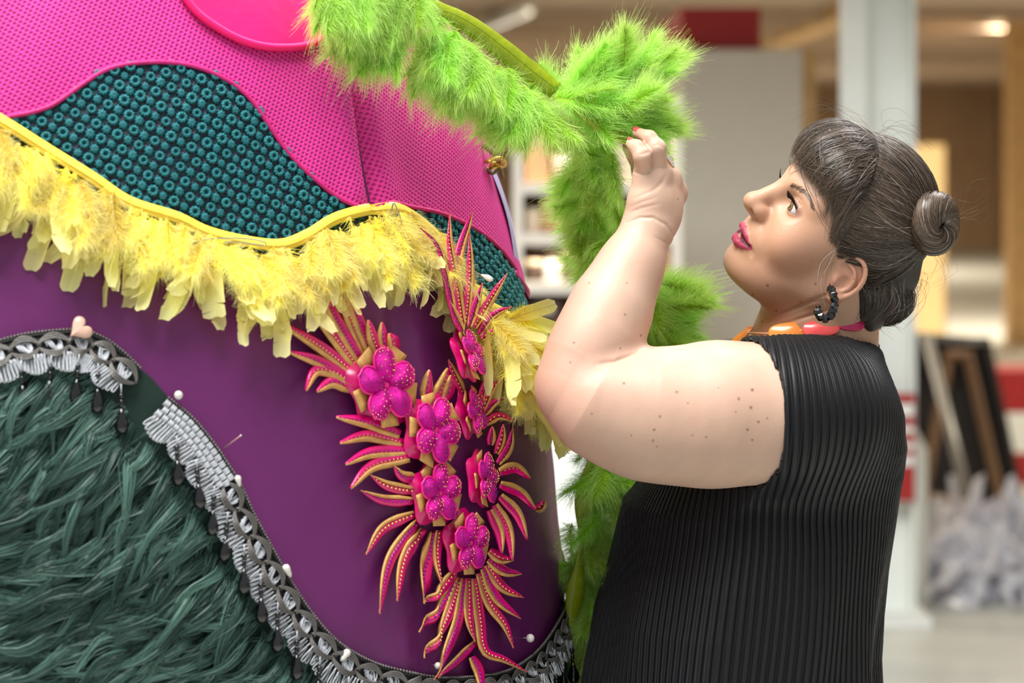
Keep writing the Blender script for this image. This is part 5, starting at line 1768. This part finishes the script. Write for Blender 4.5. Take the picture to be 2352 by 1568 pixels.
M_skin = attr_mat('skin', rough=.46, spec=.42)
sk = M_skin.node_tree.nodes['Principled BSDF']
sk.inputs['Subsurface Weight'].default_value = .18; sk.inputs['Subsurface Radius'].default_value = (1.0, .32, .16); sk.inputs['Subsurface Scale'].default_value = .006
_N = M_skin.node_tree.nodes; _tc = _N.new('ShaderNodeTexCoord'); _nz = _N.new('ShaderNodeTexNoise'); _nz.inputs['Scale'].default_value = 420; _nz.inputs['Detail'].default_value = 3
_bp = _N.new('ShaderNodeBump'); _bp.inputs['Strength'].default_value = .18; _bp.inputs['Distance'].default_value = .001
M_skin.node_tree.links.new(_tc.outputs['Object'], _nz.inputs['Vector']); M_skin.node_tree.links.new(_nz.outputs['Fac'], _bp.inputs['Height']); M_skin.node_tree.links.new(_bp.outputs['Normal'], sk.inputs['Normal'])

allq = np.vstack([BQ, BT])
tri_mask = allq[:, 2] == allq[:, 3]
tris = np.vstack([allq[:, [0, 1, 2]], allq[~tri_mask][:, [0, 2, 3]]])
npmesh('body', BV, tris, M_skin, PERSON, col=col)


# ------------------------------------------------------------------ eyes, brows, lashes, nails
M_eye = attr_mat('eye', rough=.08, spec=.6)
HAND_T = v3(P(1450, 315, 2.70))
for sgn in (1, -1):
    c = from_head(EYE_C * np.array([1, sgn, 1]))
    g = HAND_T - c; g /= np.linalg.norm(g)
    g = g + HR[:, 0] * .55 + HR[:, 1] * .22; g /= np.linalg.norm(g)
    b = MB(); b.ball((0, 0, 0), EYE_R * SCL * .985, 48, 40)
    V = np.array(b.v); R_ = np.array(Vector(g).to_track_quat('Z', 'Y').to_matrix())
    r = np.hypot(V[:, 0], V[:, 1]) / SCL; fr = V[:, 2] > 0
    cc = np.tile(np.array([.62, .56, .53]), (len(V), 1))
    ir = fr & (r < .60); cc[ir] = (.20, .105, .045); cc[fr & (r < .60) & (r > .50)] = (.06, .035, .02); cc[fr & (r < .27)] = (.006, .005, .005)
    V[:, 2] += np.where(fr, np.clip(.65 - r, 0, 1) * .0011, 0)          # cornea
    W_ = c + V @ R_.T
    tri = [f for f in b.f]
    me = bpy.data.meshes.new('eyeball'); me.from_pydata([tuple(p) for p in W_], [], tri); me.materials.append(M_eye)
    me.polygons.foreach_set('use_smooth', [True] * len(me.polygons))
    ca = me.color_attributes.new('col', 'FLOAT_COLOR', 'POINT'); ca.data.foreach_set('color', np.c_[cc, np.ones(len(cc))].astype(np.float32).ravel())
    link('eyeball', me, PERSON)


def strands(name, curves, widths, cols, parent, m, facing=None, kind=None):
    """curves (n, k, 3) of hair, as thin ribbons turned to face outward"""
    n, k, _ = curves.shape
    tan = np.gradient(curves, axis=1)
    out = facing if facing is not None else np.tile(np.array([0, -1., .2]), (n, k, 1))
    sd = np.cross(tan, out); sd /= np.linalg.norm(sd, axis=2, keepdims=True) + 1e-9
    t = np.linspace(0, 1, k)
    w = widths[:, None] * (np.minimum(1, .5 + 3 * t) * (1 - .8 * t ** 4))[None]
    V = np.stack([curves - sd * w[..., None], curves + sd * w[..., None]], 2).reshape(-1, 3)
    b = (np.arange(n) * k * 2)[:, None]; q = np.arange(k - 1)[None] * 2
    Fq = np.stack([b + q, b + q + 1, b + q + 3, b + q + 2], -1).reshape(-1, 4)
    return npmesh(name, V, Fq, m, parent, col=np.repeat(cols, k * 2, 0), **({'kind': kind} if kind else {}))


def head_snap(q, off):
    """push head-frame points onto the face, off centimetres proud"""
    q = np.asarray(q, float).copy()
    for _ in range(4):
        d = sd_head(q); e = .02
        g = np.stack([sd_head(q + v) - sd_head(q - v) for v in np.eye(3) * e], 1) / (2 * e)
        q -= g * ((d - off) / ((g * g).sum(1) + .05))[:, None]
    return q


M_hair = attr_mat('hair', rough=.38, spec=.5)
rsb = np.random.default_rng(31)
for sgn in (1, -1):
    n = 260; t = rsb.uniform(0, 1, n)
    arc = np.array([(8.95, 1.45, 3.55), (8.7, 2.4, 3.95), (8.1, 3.5, 4.2), (7.5, 4.4, 4.1), (6.9, 5.1, 3.75)])
    pts = catmull(arc, 60); base = pts[(t * 59).astype(int)] + rsb.normal(0, 1, (n, 3)) * np.array([.05, .05, .11]) * (1 - .6 * t)[:, None]
    tg = np.gradient(pts, axis=0)[(t * 59).astype(int)]; tg /= np.linalg.norm(tg, axis=1, keepdims=True)
    dr = tg * .75 + np.array([0, 0, .55]) * (1 - t)[:, None] + rsb.normal(0, .15, (n, 3))
    s = np.linspace(0, 1, 5)
    C = base[:, None] + dr[:, None] * (rsb.uniform(.35, .65, n)[:, None] * s)[..., None]
    C = head_snap(C.reshape(-1, 3), .04).reshape(n, 5, 3); C[..., 1] *= sgn
    strands('eyebrow', from_head(C.reshape(-1, 3)).reshape(n, 5, 3), np.full(n, .00014), np.tile(np.array([.075, .048, .036]), (n, 1)), PERSON, M_hair, kind='stuff')
    # lashes
    n = 60; t = np.linspace(0, 1, n)
    lid = np.stack([8.75 - .95 * np.abs(t - .25) ** 1.5 * 1.2, 1.95 + 2.35 * t, 2.28 + .28 * np.sin(np.pi * np.clip(t * 1.05, 0, 1))], 1)
    s = np.linspace(0, 1, 7)
    dirs = np.stack([.75 - .25 * t, -.25 + .9 * t, .15 + 0 * t], 1)
    C = lid[:, None] + dirs[:, None] * (.75 * s)[..., None] + np.array([0, 0, 1.]) * (.55 * s ** 2)[None, :, None]
    C[..., 1] *= sgn
    strands('eyelash', from_head(C.reshape(-1, 3)).reshape(n, 7, 3), np.full(n, .00022), np.tile(np.array([.006, .005, .005]), (n, 1)), PERSON, M_hair, kind='stuff')

M_nail = mat('coral_nail_varnish', rgb(226, 88, 96), .12, coat=.5)
for nm, j, px in (('pinky', 3, (1455, 321)), ('ring', 3, (1467, 297)), ('thumb', 3, (1437, 328))):
    q = THUMB if nm == 'thumb' else FINGERS[nm]
    ax = q[3] - q[2]; ax /= np.linalg.norm(ax)
    tgt = v3(P(px[0], px[1], q[3][1] - .004))
    up = tgt - q[3]; up -= ax * (up @ ax); up /= np.linalg.norm(up)
    sd = np.cross(ax, up); r = (FRAD[nm][3] if nm != 'thumb' else .0076)
    b = MB(); V = []
    for i in range(6):
        for k in range(7):
            a = math.radians(-44 + 88 * k / 6); f = i / 5
            V.append(q[3] + ax * (-.0035 + .0085 * f) + (up * math.cos(a) + sd * math.sin(a) * (1 - .25 * f ** 3)) * (r * (1.03 + .02 * f)))
    b.add(V, [(i * 7 + k, i * 7 + k + 1, (i + 1) * 7 + k + 1, (i + 1) * 7 + k) for i in range(5) for k in range(6)])
    o = b.build('fingernail', M_nail, PERSON); so = o.modifiers.new('thickness', 'SOLIDIFY'); so.thickness = .0006

# ------------------------------------------------------------------ the dress
_nl = np.array([(1560, 806), (1690, 798), (1780, 790), (1850, 784), (1940, 768), (2030, 750)], float)
_nlx = (_nl[:, 0] - IW / 2) / F * 2.78; _nlz = CAMH - (_nl[:, 1] - HORIZ) / F * 2.76


def sd_arm_near(p):
    d = np.full(len(p), .3); m = np.flatnonzero((p[:, 0] < .48) & (p[:, 1] < 2.80) & (p[:, 2] > 1.1))
    if len(m): d[m] = np.minimum(sd_arm(p[m]), cone(p[m], NECK_C, SH_, .055, .06))
    return d


def sd_dress(p):
    d = sd_torso(p)
    cap = chain(p, [J(1895, 962, 2.72), J(1860, 950, 2.665), J(1700, 949, 2.63)], [.080, .077, .078], .04)
    cap = smin(cap, sd_arm_near(p) - .0068, .01)
    xc = J(1708, 950, 2.63)[0] + .36 * np.clip(2.655 - p[:, 1], 0, .2) - .10 * np.clip(p[:, 1] - 2.655, 0, .2)
    cap = smax(cap, xc - p[:, 0], .006)
    d = smin(d, cap, .03)
    far = chain(p, [J(1850, 900, 2.90), J(1672, 905, 2.97)], [.072, .070], .04)
    d = smin(d, far, .05)
    d = smax(d, p[:, 2] - np.interp(p[:, 0], _nlx, _nlz) - .42 * np.clip(2.75 - p[:, 1], 0, .2), .02)
    m = np.flatnonzero((p[:, 2] > 1.25) & (p[:, 0] > .15))
    if len(m):
        q = p[m]; d[m] = smax(d[m], -(chain(q, [NECK_A, NECK_B, NECK_C], [.060, .066, .075], .03) - .004), .006)
    m = np.flatnonzero((p[:, 0] < xc + .014) & (p[:, 1] < 2.75) & (p[:, 2] > 1.1))
    if len(m): d[m] = smax(d[m], -(sd_arm(p[m]) - .001), .002)
    d = smax(d, .42 - p[:, 2], .005)
    return d


DV, DF = surface_nets(sd_dress, (.03, 2.52, .40), (.52, 3.08, 1.42), .0040)
DV = project(sd_dress, DV, 1)
cn = DV[DF].mean(1)
DV, DQ, DT = refine(DV, DF, (cn[:, 1] < 2.86) & (cn[:, 2] > .88))
DV = project(sd_dress, DV, 1)
cn = DV[DQ].mean(1); n0_ = len(DQ)
xcD = (np.interp(DV[:, 2], _tz, _tf) + np.interp(DV[:, 2], _tz, _tb)) / 2
_xm = lambda z: float(np.interp(z, _tz, (_tf + _tb) / 2))
xcD = np.interp(DV[:, 2], [.4, .95, 1.15, 1.45], [_xm(.5), _xm(.95), _xm(1.1), _xm(1.1) + .01])
phi = np.arctan2(DV[:, 0] - xcD, TD + .02 - DV[:, 1])
PH = phi * 150 / (2 * math.pi) + .35 * np.sin(DV[:, 2] * 9 + phi * 5)
gD = grad(sd_dress, DV, 1e-3); gD /= np.linalg.norm(gD, axis=1, keepdims=True) + 1e-9
fold = .006 * np.sin(phi * 7 + DV[:, 2] * 3.5) * smooth01((1.12 - DV[:, 2]) / .2) + .003 * np.sin(phi * 13 - DV[:, 2] * 8) * smooth01((1.2 - DV[:, 2]) / .2)
sfr = PH - np.floor(PH)
groove = np.exp(-((sfr - .5) / .17) ** 2)
DV = DV + gD * (fold - .0008 * np.cos(2 * np.pi * (PH - .5)) * smooth01((2.95 - DV[:, 1]) / .1))[:, None]
M_dress = mat('black_pleated_cloth', rgb(15, 15, 17), .5, sheen=.06, spec=.35)
M_dress.node_tree.nodes['Principled BSDF'].inputs['Sheen Tint'].default_value = (.5, .55, .65, 1)
_N = M_dress.node_tree.nodes; _L = M_dress.node_tree.links
_a = _N.new('ShaderNodeAttribute'); _a.attribute_name = 'pleat'
_fr = _N.new('ShaderNodeMath'); _fr.operation = 'FRACT'; _L.new(_a.outputs['Fac'], _fr.inputs[0])
_s = _N.new('ShaderNodeMath'); _s.operation = 'SUBTRACT'; _s.inputs[1].default_value = .5; _L.new(_fr.outputs[0], _s.inputs[0])
_ab = _N.new('ShaderNodeMath'); _ab.operation = 'ABSOLUTE'; _L.new(_s.outputs[0], _ab.inputs[0])
_mr = _N.new('ShaderNodeMapRange'); _mr.interpolation_type = 'SMOOTHSTEP'; _mr.inputs['From Min'].default_value = 0; _mr.inputs['From Max'].default_value = .30; _L.new(_ab.outputs[0], _mr.inputs['Value'])
_b = _N.new('ShaderNodeBump'); _b.inputs['Strength'].default_value = 1.0; _b.inputs['Distance'].default_value = .0035
_L.new(_mr.outputs[0], _b.inputs['Height']); _L.new(_b.outputs['Normal'], _N['Principled BSDF'].inputs['Normal'])
qd = np.vstack([DQ, DT]); tm = qd[:, 2] == qd[:, 3]
DRESS = npmesh('dress', DV, np.vstack([qd[:, [0, 1, 2]], qd[~tm][:, [0, 2, 3]]]), M_dress, PERSON)
at_ = DRESS.data.attributes.new('pleat', 'FLOAT', 'POINT'); at_.data.foreach_set('value', PH.astype(np.float32))
DRESS['label'] = 'black pleated dress with cap sleeves'

# ------------------------------------------------------------------ jewellery
NK = empty('necklace', v3(P(1850, 765, 2.72)), label='necklace of flat orange, coral and magenta plates around the neck of the woman', cat='necklace')
NCOL = [mat('orange_enamel', rgb(250, 150, 62), .25, coat=.4), mat('coral_enamel', rgb(232, 82, 80), .25, coat=.4), mat('magenta_enamel', rgb(205, 8, 92), .25, coat=.4)]
M_line = mat('pale_edge', rgb(240, 170, 120), .3)
axn = NECK_B - NECK_A; axn = axn / np.linalg.norm(axn)


def plate(cpx, d, w, h, ang, m, tiltn):
    c = Vector(P(cpx[0], cpx[1], d)); n = Vector(tiltn).normalized()
    xx = Vector((math.cos(ang), 0, math.sin(ang))); xx = (xx - n * xx.dot(n)).normalized(); yy = n.cross(xx)
    K = 36; V = []
    for s, dz in ((.0, .0015), (.94, .0014), (1, .0005), (1, -.0005), (.94, -.0014), (.0, -.0015)):
        for k in range(K):
            q = 2 * math.pi * k / K
            ex = math.copysign(abs(math.cos(q)) ** .7, math.cos(q)) * w / 2 * s; ey = math.copysign(abs(math.sin(q)) ** .7, math.sin(q)) * h / 2 * s
            V.append(c + xx * ex + yy * ey + n * dz)
    return MB().add(V, [(i * K + k, (i + 1) * K + k, (i + 1) * K + (k + 1) % K, i * K + (k + 1) % K) for i in range(5) for k in range(K)]).build('necklace_plate', m, NK)


plate((1806, 763), 2.722, .040, .022, .12, NCOL[0], (-.15, -1, .35))
plate((1886, 754), 2.712, .042, .020, .14, NCOL[1], (.0, -1, .4))
plate((1952, 742), 2.72, .036, .018, .02, NCOL[2], (.35, -1, .4))
plate((2005, 735), 2.75, .034, .018, .0, NCOL[0], (.9, -.6, .4))
plate((1703, 772), 2.775, .034, .010, .62, NCOL[0], (-.6, -.7, .6))
for (a_, b_) in (((1720, 764, 2.765), (1768, 766, 2.735)), ((1825, 762, 2.722), (1848, 758, 2.718)), ((1922, 750, 2.715), (1932, 747, 2.717))):
    MB().tube([P(*a_), P(*b_)], .0012, 6).build('cord', M_line, NK)

ER = empty('earring', v3(P(1905, 660, 2.665)), label='black faceted stone half-hoop earring hanging from the ear of the woman', cat='earring')
M_gun = mat('gunmetal', rgb(60, 54, 50), .25, .9)
M_stone = mat('black_crystal', rgb(16, 16, 19), .1, spec=.8)
ed = 2.662
ec = catmull([P(1907, 663, ed), P(1914, 683, ed - .002), P(1914, 706, ed - .003), P(1906, 724, ed - .004), P(1893, 730, ed - .004), P(1881, 721, ed - .003), P(1879, 703, ed)], 60)
MB().tube(ec, .0030, 8).build('hoop', M_gun, ER)
for i in range(9):
    k = int(2 + i * 57 / 9); c = Vector(ec[k]); t = Vector(ec[min(k + 2, 59)] - ec[max(k - 2, 0)]).normalized()
    M_ = t.to_track_quat('Y', 'Z').to_matrix()
    out = (c - Vector(P(1896, 700, ed))).normalized()
    n = (Vector((0, -1, 0)) + out * .8).normalized()
    R_ = n.to_track_quat('Z', 'Y').to_matrix()
    MB().lathe([(.0050, -.002), (.0057, .0005), (.0042, .0034), (.0006, .0078 if i in (0, 5, 6) else .0054)], c + n * .001, 6, R_).build('stone', M_stone, ER, smooth=False)
MB().tube([P(1906, 652, ed + .003), P(1908, 664, ed)], .0008, 6).build('ear_wire', M_gun, ER)

RG = empty('finger_ring', v3(P(1538, 372, 2.69)), label='gold ring with a pave of clear stones on the raised hand', cat='ring')
M_rg = mat('rose_gold', rgb(225, 150, 90), .2, 1.0)
M_pav = mat('clear_stone', rgb(215, 220, 224), .06, .6)
a0, a1 = FINGERS['middle'][0], FINGERS['middle'][1]
cR = a0 + (a1 - a0) * .58; axr = Vector(a1 - a0).normalized(); R_ = axr.to_track_quat('Z', 'Y').to_matrix()
pts = [Vector(cR) + R_ @ Vector((.0106 * math.cos(q), .0106 * math.sin(q), 0)) for q in np.linspace(0, 2 * math.pi, 33)]
MB().tube(pts, .0016, 8, cap=False).build('band', M_rg, RG)
cT = v3(P(1537.5, 371, 2.686))
dR = v3(P(1547, 384, 2.684)) - v3(P(1531, 358, 2.684)); dR /= np.linalg.norm(dR)
nR = np.array([.85, -.5, .35]); nR -= dR * (nR @ dR); nR /= np.linalg.norm(nR)
R3 = Matrix((Vector(dR), Vector(np.cross(nR, dR)), Vector(nR))).transposed()
MB().ball(cT - nR * .0006, (.0086, .0052, .0032), 16, 8, R3).build('setting', M_rg, RG)
for i in range(-3, 4):
    for k in (-1, 0, 1):
        if abs(i) == 3 and k: continue
        MB().ball(cT + dR * (.0024 * i) + np.cross(nR, dR) * (.0024 * k) + nR * (.0027 - .00012 * i * i - .0004 * k * k), .00125, 6, 4).build('small_stone', M_pav, RG, smooth=False)


# ------------------------------------------------------------------ hair
HC0 = np.array([-.4, 0, 4.4])
BUN = np.array([-7.3, 4.6, 7.8])
_hlx = np.array([-14, -8.5, -6.5, -4.5, -3.2, -2.6, -1.5, 0.3, 1.6, 2.4, 3.2, 4.8, 6.1, 7.3, 9.1, 14])
_hlz = np.array([-5.5, -5.5, -5.5, -4.6, -3.0, 0.2, 2.8, 3.0, 2.3, 1.3, 3.3, 4.8, 5.8, 6.3, 6.0, 6.0])


def sd_hairvol(q):
    d = ell(q, (-.1, 0, 4.7), (9.1, 7.85, 8.9))
    d = smin(d, ell(q, (5.6, 0, 7.8), (4.3, 6.6, 4.4)), 2.5)
    d = smin(d, ell(q, (-4.4, 0, -1.2), (4.5, 5.9, 5.0)), 2.5)
    # the parting: a shallow groove across the head
    g = np.exp(-((q[:, 0] - 3.5 - .06 * (12 - q[:, 2])) / .30) ** 2) * smooth01((q[:, 2] - 6.0) / 2.5)
    return d + .32 * g


NAPE_A = v3(P(2045, 635, 2.755)); NAPE_B = v3(P(1996, 722, 2.742)); NAPE_C = (NAPE_A + NAPE_B) / 2


def sd_haircap(p):
    q = to_head(p)
    d = sd_hairvol(q)
    zc = np.interp(q[:, 0], _hlx, _hlz)
    d = smax(d, (zc - q[:, 2]) * .8, .5)
    d = smax(d, -(sd_skull(q) + .15), .1) * SCL
    return smin(d, cone(p, NAPE_A, NAPE_B, .028, .019), .035)


def sd_skull(q): return smin(ell(q, (-.1, 0, 4.4), (8.6, 7.2, 8.1)), ell(q, (3.4, 0, .2), (5.5, 6.2, 6.3)), 2.5)


def cap_pt(q, off):
    """radial projection of head-frame points on the hair surface"""
    u = q - HC0; u /= np.linalg.norm(u, axis=-1, keepdims=True)
    lo = np.full(u.shape[:-1], 3.0); hi = np.full(u.shape[:-1], 15.0)
    sh = u.shape
    for _ in range(16):
        mid = (lo + hi) / 2
        v = sd_hairvol((HC0 + u * mid[..., None]).reshape(-1, 3)).reshape(sh[:-1])
        hi = np.where(v > 0, mid, hi); lo = np.where(v > 0, lo, mid)
    return HC0 + u * ((lo + hi) / 2 + off)[..., None]


CV, CF = surface_nets(sd_haircap, HC - np.array([.16, .16, .16]), HC + np.array([.16, .16, .18]), .003)
M_hbase = mat('dark_hair', rgb(50, 40, 34), .6, var=.25, vscale=120)
_hq = to_head(CV)
_pw = np.exp(-((_hq[:, 0] - 3.5 - .06 * (12 - _hq[:, 2])) / .13) ** 2) * smooth01((_hq[:, 2] - 6.5) / 2) * (.75 + .25 * noise3(CV, 300, 8))
_cc = np.tile(np.array([.030, .021, .016]), (len(CV), 1)) * (1 + .3 * noise3(CV, 200, 5))[:, None]
_cc = _cc * (1 - _pw[:, None]) + np.array([.36, .26, .20]) * _pw[:, None]
M_scalp = attr_mat('hair_and_scalp', rough=.55)
HAIR = npmesh('hair', CV, CF, M_scalp, PERSON, col=_cc)
HAIR['label'] = 'dark brown hair with a fringe, tied in a bun'
rh = np.random.default_rng(77)
K_ = 16


def hair_cols(n):
    v = rh.uniform(0, 1, n)[:, None] ** 1.8
    c = np.array([.030, .020, .014]) * (1 - v) + np.array([.165, .112, .076]) * v
    grey = rh.uniform(0, 1, n) < .025
    c[grey] = np.array([.36, .32, .28])
    return c


def slerp_path(a, b, t):
    """great-circle run from a to b around the head centre, arrays (n,3)"""
    ua = a - HC0; ub = b - HC0
    ua /= np.linalg.norm(ua, axis=1, keepdims=True); ub /= np.linalg.norm(ub, axis=1, keepdims=True)
    om = np.arccos(np.clip((ua * ub).sum(1), -.999, .999))[:, None, None]
    tt = t[None, :, None]
    return HC0 + (np.sin((1 - tt) * om) * ua[:, None] + np.sin(tt * om) * ub[:, None]) / np.sin(om) * 9


def lay(name, A, B, sag, offs, width=(.00016, .00034), jit=.14, locks=170):
    """strands gathered in locks: members of a lock share its run and close up toward the tip"""
    n = len(A); t = np.linspace(0, 1, K_)
    li = rh.integers(0, min(locks, n), n); keepA = A.copy()
    A = A[li] + (keepA - A[li]) * .10 + R3_(n, (.10, .30, .22)); w = rh.uniform(.15, .5, n)[:, None]
    B = B[li] + R3_(n, (.14, .20, .16)); loose = rh.uniform(0, 1, n) < .12
    A[loose] = keepA[loose]; B[loose] += R3_(int(loose.sum()), (.2, .35, .2))
    sag = sag[li] + sag * .25
    Q = slerp_path(A, B, t)
    Q = Q + sag[:, None, :] * np.sin(np.pi * t)[None, :, None]
    ph = rh.uniform(0, 6.28, (n, 1, 3))[li] + rh.normal(0, .5, (n, 1, 3)); fr = rh.uniform(2, 6, (n, 1, 3))[li]
    Q = Q + jit * np.sin(ph + fr * t[None, :, None]) * t[None, :, None]
    lo = rh.uniform(0, .22, n)[li]
    Q = cap_pt(Q, (offs * .6 + lo)[:, None] * (np.minimum(1, .15 + t * 3))[None])
    Wp = from_head(Q.reshape(-1, 3)).reshape(n, K_, 3)
    out = (Q - HC0) @ HR.T
    out /= np.linalg.norm(out, axis=2, keepdims=True)
    out = out + rh.normal(0, .25, (n, 1, 3))
    shade = rh.uniform(.6, 1.35, n)[li]
    return strands(name, Wp, rh.uniform(width[0], width[1], n), hair_cols(n) * shade[:, None], HAIR, M_hair, out, kind='stuff')


def R3_(n, s): return rh.normal(0, 1, (n, 3)) * np.asarray(s)


# front section: from the parting forward to the fringe
n = 3600
s = rh.uniform(-1, 1, n)
ang = s * 1.25
A = np.stack([3.60 + .12 * np.abs(rh.normal(0, 1, n)), 8 * np.sin(ang), 4.6 + 8 * np.cos(ang)], 1)
edge = np.array([(9.9, 0, 5.6), (9.5, 1.7, 5.6), (8.8, 3.2, 5.85), (7.6, 4.7, 5.95), (6.2, 5.9, 5.4), (4.9, 6.6, 4.4), (3.6, 7.1, 2.9), (2.9, 7.2, 1.6)])
eu = catmull(edge, 200)
B = eu[np.clip((np.abs(s) ** 1.1 * 199).astype(int), 0, 199)].copy(); B[:, 1] *= np.sign(s)
B = B + R3_(n, (.15, .45, .28)) + np.array([0, 0, 1]) * (rh.uniform(-.35, .45, n) + .15)[:, None]
lay('hair_fringe', A, B, R3_(n, (.3, .6, .3)) + np.array([.3, 0, .2]), rh.uniform(.03, .45, n), jit=.22)
# back section: from the parting to the bun
n = 2600
s = rh.uniform(-1, 1, n); ang = s * 1.35
A = np.stack([3.38 - .12 * np.abs(rh.normal(0, 1, n)), 8 * np.sin(ang), 4.6 + 8 * np.cos(ang)], 1)
B = BUN + R3_(n, (.3, .9, .9)) + np.array([1.0, 0, 0])
lay('hair_crown', A, B, R3_(n, (.2, .4, .3)) + np.stack([0 * s, 1.2 * np.sign(s) * np.abs(s) * (1 - np.abs(s)), 0 * s], 1), rh.uniform(.02, .25, n))
# sides: from the temple over the ear to the bun
n = 2400; sg = np.where(rh.uniform(0, 1, n) < .7, 1, -1)
tp = catmull(np.array([(3.4, 6.6, 8.2), (3.5, 7.0, 6.0), (3.3, 7.2, 4.0), (2.9, 7.2, 2.3), (2.4, 7.2, 1.2), (1.0, 7.2, 1.7), (-1.2, 7.2, 1.5), (-2.8, 6.9, -.5), (-3.6, 6.4, -2.6)]), 200)
A = tp[rh.integers(0, 200, n)] + R3_(n, (.25, .1, .25)); A[:, 1] *= sg
B = BUN + R3_(n, (.3, .8, 1.0)) + np.array([.9, 0, -.6])
lay('hair_side', A, B, R3_(n, (.2, .3, .45)) + np.array([0, 0, -.5]), rh.uniform(.02, .30, n))
# nape: up to the bun
n = 1800
y = rh.uniform(-1, 1, n)
A = np.stack([-4.2 - 3.2 * (1 - np.abs(y)), 5.9 * y, -4.3 - 1.2 * (1 - np.abs(y))], 1) + R3_(n, (.3, .3, .4))
B = BUN + R3_(n, (.3, .8, .6)) + np.array([.6, 0, -1.4])
lay('hair_nape', A, B, R3_(n, (.3, .4, .3)), rh.uniform(.02, .30, n))

# the bun: a thick coil wound round itself
bu = (BUN - HC0) / np.linalg.norm(BUN - HC0)
bu = bu + .75 * (-HR[1, :]); bu /= np.linalg.norm(bu)
bx = np.cross(bu, [0, 1., .2]); bx /= np.linalg.norm(bx); by = np.cross(bu, bx)
RB = np.stack([bx, by, bu], 1)
BC = to_head(v3(P(2146, 513, 2.688))[None])[0]
CAML = -HR[1, :]
n = 2600
maj, mn = 1.70, 1.80
v0 = rh.uniform(0, 6.28, n); u0 = rh.uniform(0, 6.28, n); du = rh.uniform(1.2, 2.8, n); t = np.linspace(0, 1, K_)
tw = rh.choice([1.0, 1.35], n) * .9
U = u0[:, None] + du[:, None] * t; Vv = v0[:, None] + (du * tw)[:, None] * t
rr = mn * rh.uniform(.93, 1.06, n)[:, None] * (1 + .10 * np.sin(2 * U + 1.0))
Q = np.stack([(maj + rr * np.cos(Vv)) * np.cos(U), (maj + rr * np.cos(Vv)) * np.sin(U), rr * np.sin(Vv) * 1.0], -1)
out = np.stack([np.cos(Vv) * np.cos(U), np.cos(Vv) * np.sin(U), np.sin(Vv)], -1)
Wp = from_head((BC + Q @ RB.T).reshape(-1, 3)).reshape(n, K_, 3)
strands('hair_bun_strand', Wp, rh.uniform(.0002, .00042, n), hair_cols(n) * 1.5, HAIR, M_hair, (out @ RB.T) @ HR.T, kind='stuff')
b = MB(); V = []
for i in range(36):
    for k in range(16):
        U_, v_ = 2 * math.pi * i / 36, 2 * math.pi * k / 16
        r_ = mn * .93 * (1 + .10 * math.sin(2 * U_ + 1))
        V.append(from_head(BC + RB @ np.array([(maj + r_ * math.cos(v_)) * math.cos(U_), (maj + r_ * math.cos(v_)) * math.sin(U_), r_ * math.sin(v_)])))
b.add(V, [(i * 16 + k, ((i + 1) % 36) * 16 + k, ((i + 1) % 36) * 16 + (k + 1) % 16, i * 16 + (k + 1) % 16) for i in range(36) for k in range(16)])
b.build('hair_bun', M_hbase, HAIR)

# loose hairs
def wisps(n, pts, spread, wd=.00012):
    p = np.array([v3(P(*q)) for q in pts])
    C = []
    for _ in range(n):
        q = p + np.cumsum(rh.normal(0, 1, p.shape) * spread, axis=0)
        C.append(catmull(q, K_))
    C = np.array(C)
    strands('loose_hair', C, np.full(n, wd), hair_cols(n) * 1.6, HAIR, M_hair, kind='stuff')


wisps(16, [(2080, 640, 2.79), (2110, 660, 2.80), (2100, 690, 2.80), (2060, 725, 2.79)], .006)
wisps(40, [(2030, 650, 2.74), (2020, 690, 2.74), (2030, 725, 2.74), (2055, 742, 2.745)], .004, .00018)
wisps(8, [(2090, 640, 2.79), (2125, 640, 2.80), (2105, 690, 2.80), (2050, 730, 2.79)], .003)
wisps(10, [(1930, 560, 2.665), (1912, 600, 2.66), (1895, 640, 2.655), (1890, 690, 2.65)], .0035)
wisps(6, [(1925, 565, 2.665), (1890, 590, 2.66), (1872, 620, 2.66), (1868, 640, 2.66)], .003)
wisps(14, [(2185, 500, 2.80), (2205, 480, 2.80), (2225, 462, 2.80), (2255, 430, 2.80)], .008, .0001)
wisps(12, [(2010, 310, 2.77), (2040, 290, 2.77), (2090, 310, 2.77), (2120, 350, 2.78)], .006, .0001)
wisps(12, [(1990, 305, 2.77), (1960, 285, 2.77), (1900, 258, 2.77), (1840, 268, 2.77)], .006, .0001)
wisps(8, [(1990, 330, 2.70), (1940, 300, 2.69), (1880, 320, 2.68), (1850, 360, 2.67)], .005, .0001)
wisps(8, [(2140, 560, 2.78), (2170, 600, 2.78), (2160, 640, 2.78), (2120, 660, 2.78)], .006, .0001)

# hair gathered over the nape
n = 900
a0 = rh.uniform(0, 1, n)
A = np.array([v3(P(1978 + 100 * t, 640 + rh.normal(0, 8) + 18 * math.sin(t * 3), 2.70 + .07 * rh.random() * (.4 + t))) for t in a0])
B = np.array([v3(P(1968 + 70 * t + rh.normal(0, 8), 738 + rh.normal(0, 7) - 6 * t, 2.715 + .05 * rh.random())) for t in a0])
t = np.linspace(0, 1, K_)
C = A[:, None] + (B - A)[:, None] * t[None, :, None]
bul = C - NAPE_C; bl = np.linalg.norm(bul / np.array([.030, .030, .034]), axis=2, keepdims=True)
C = np.where(bl < 1, NAPE_C + bul / np.maximum(bl, .2), C) + rh.normal(0, .0008, (n, 1, 3))
C[..., 0] += .012 * np.sin(np.pi * t)[None] * rh.uniform(.2, 1, (n, 1))
strands('hair_nape_tail', C, rh.uniform(.00016, .00034, n), hair_cols(n), HAIR, M_hair, kind='stuff')
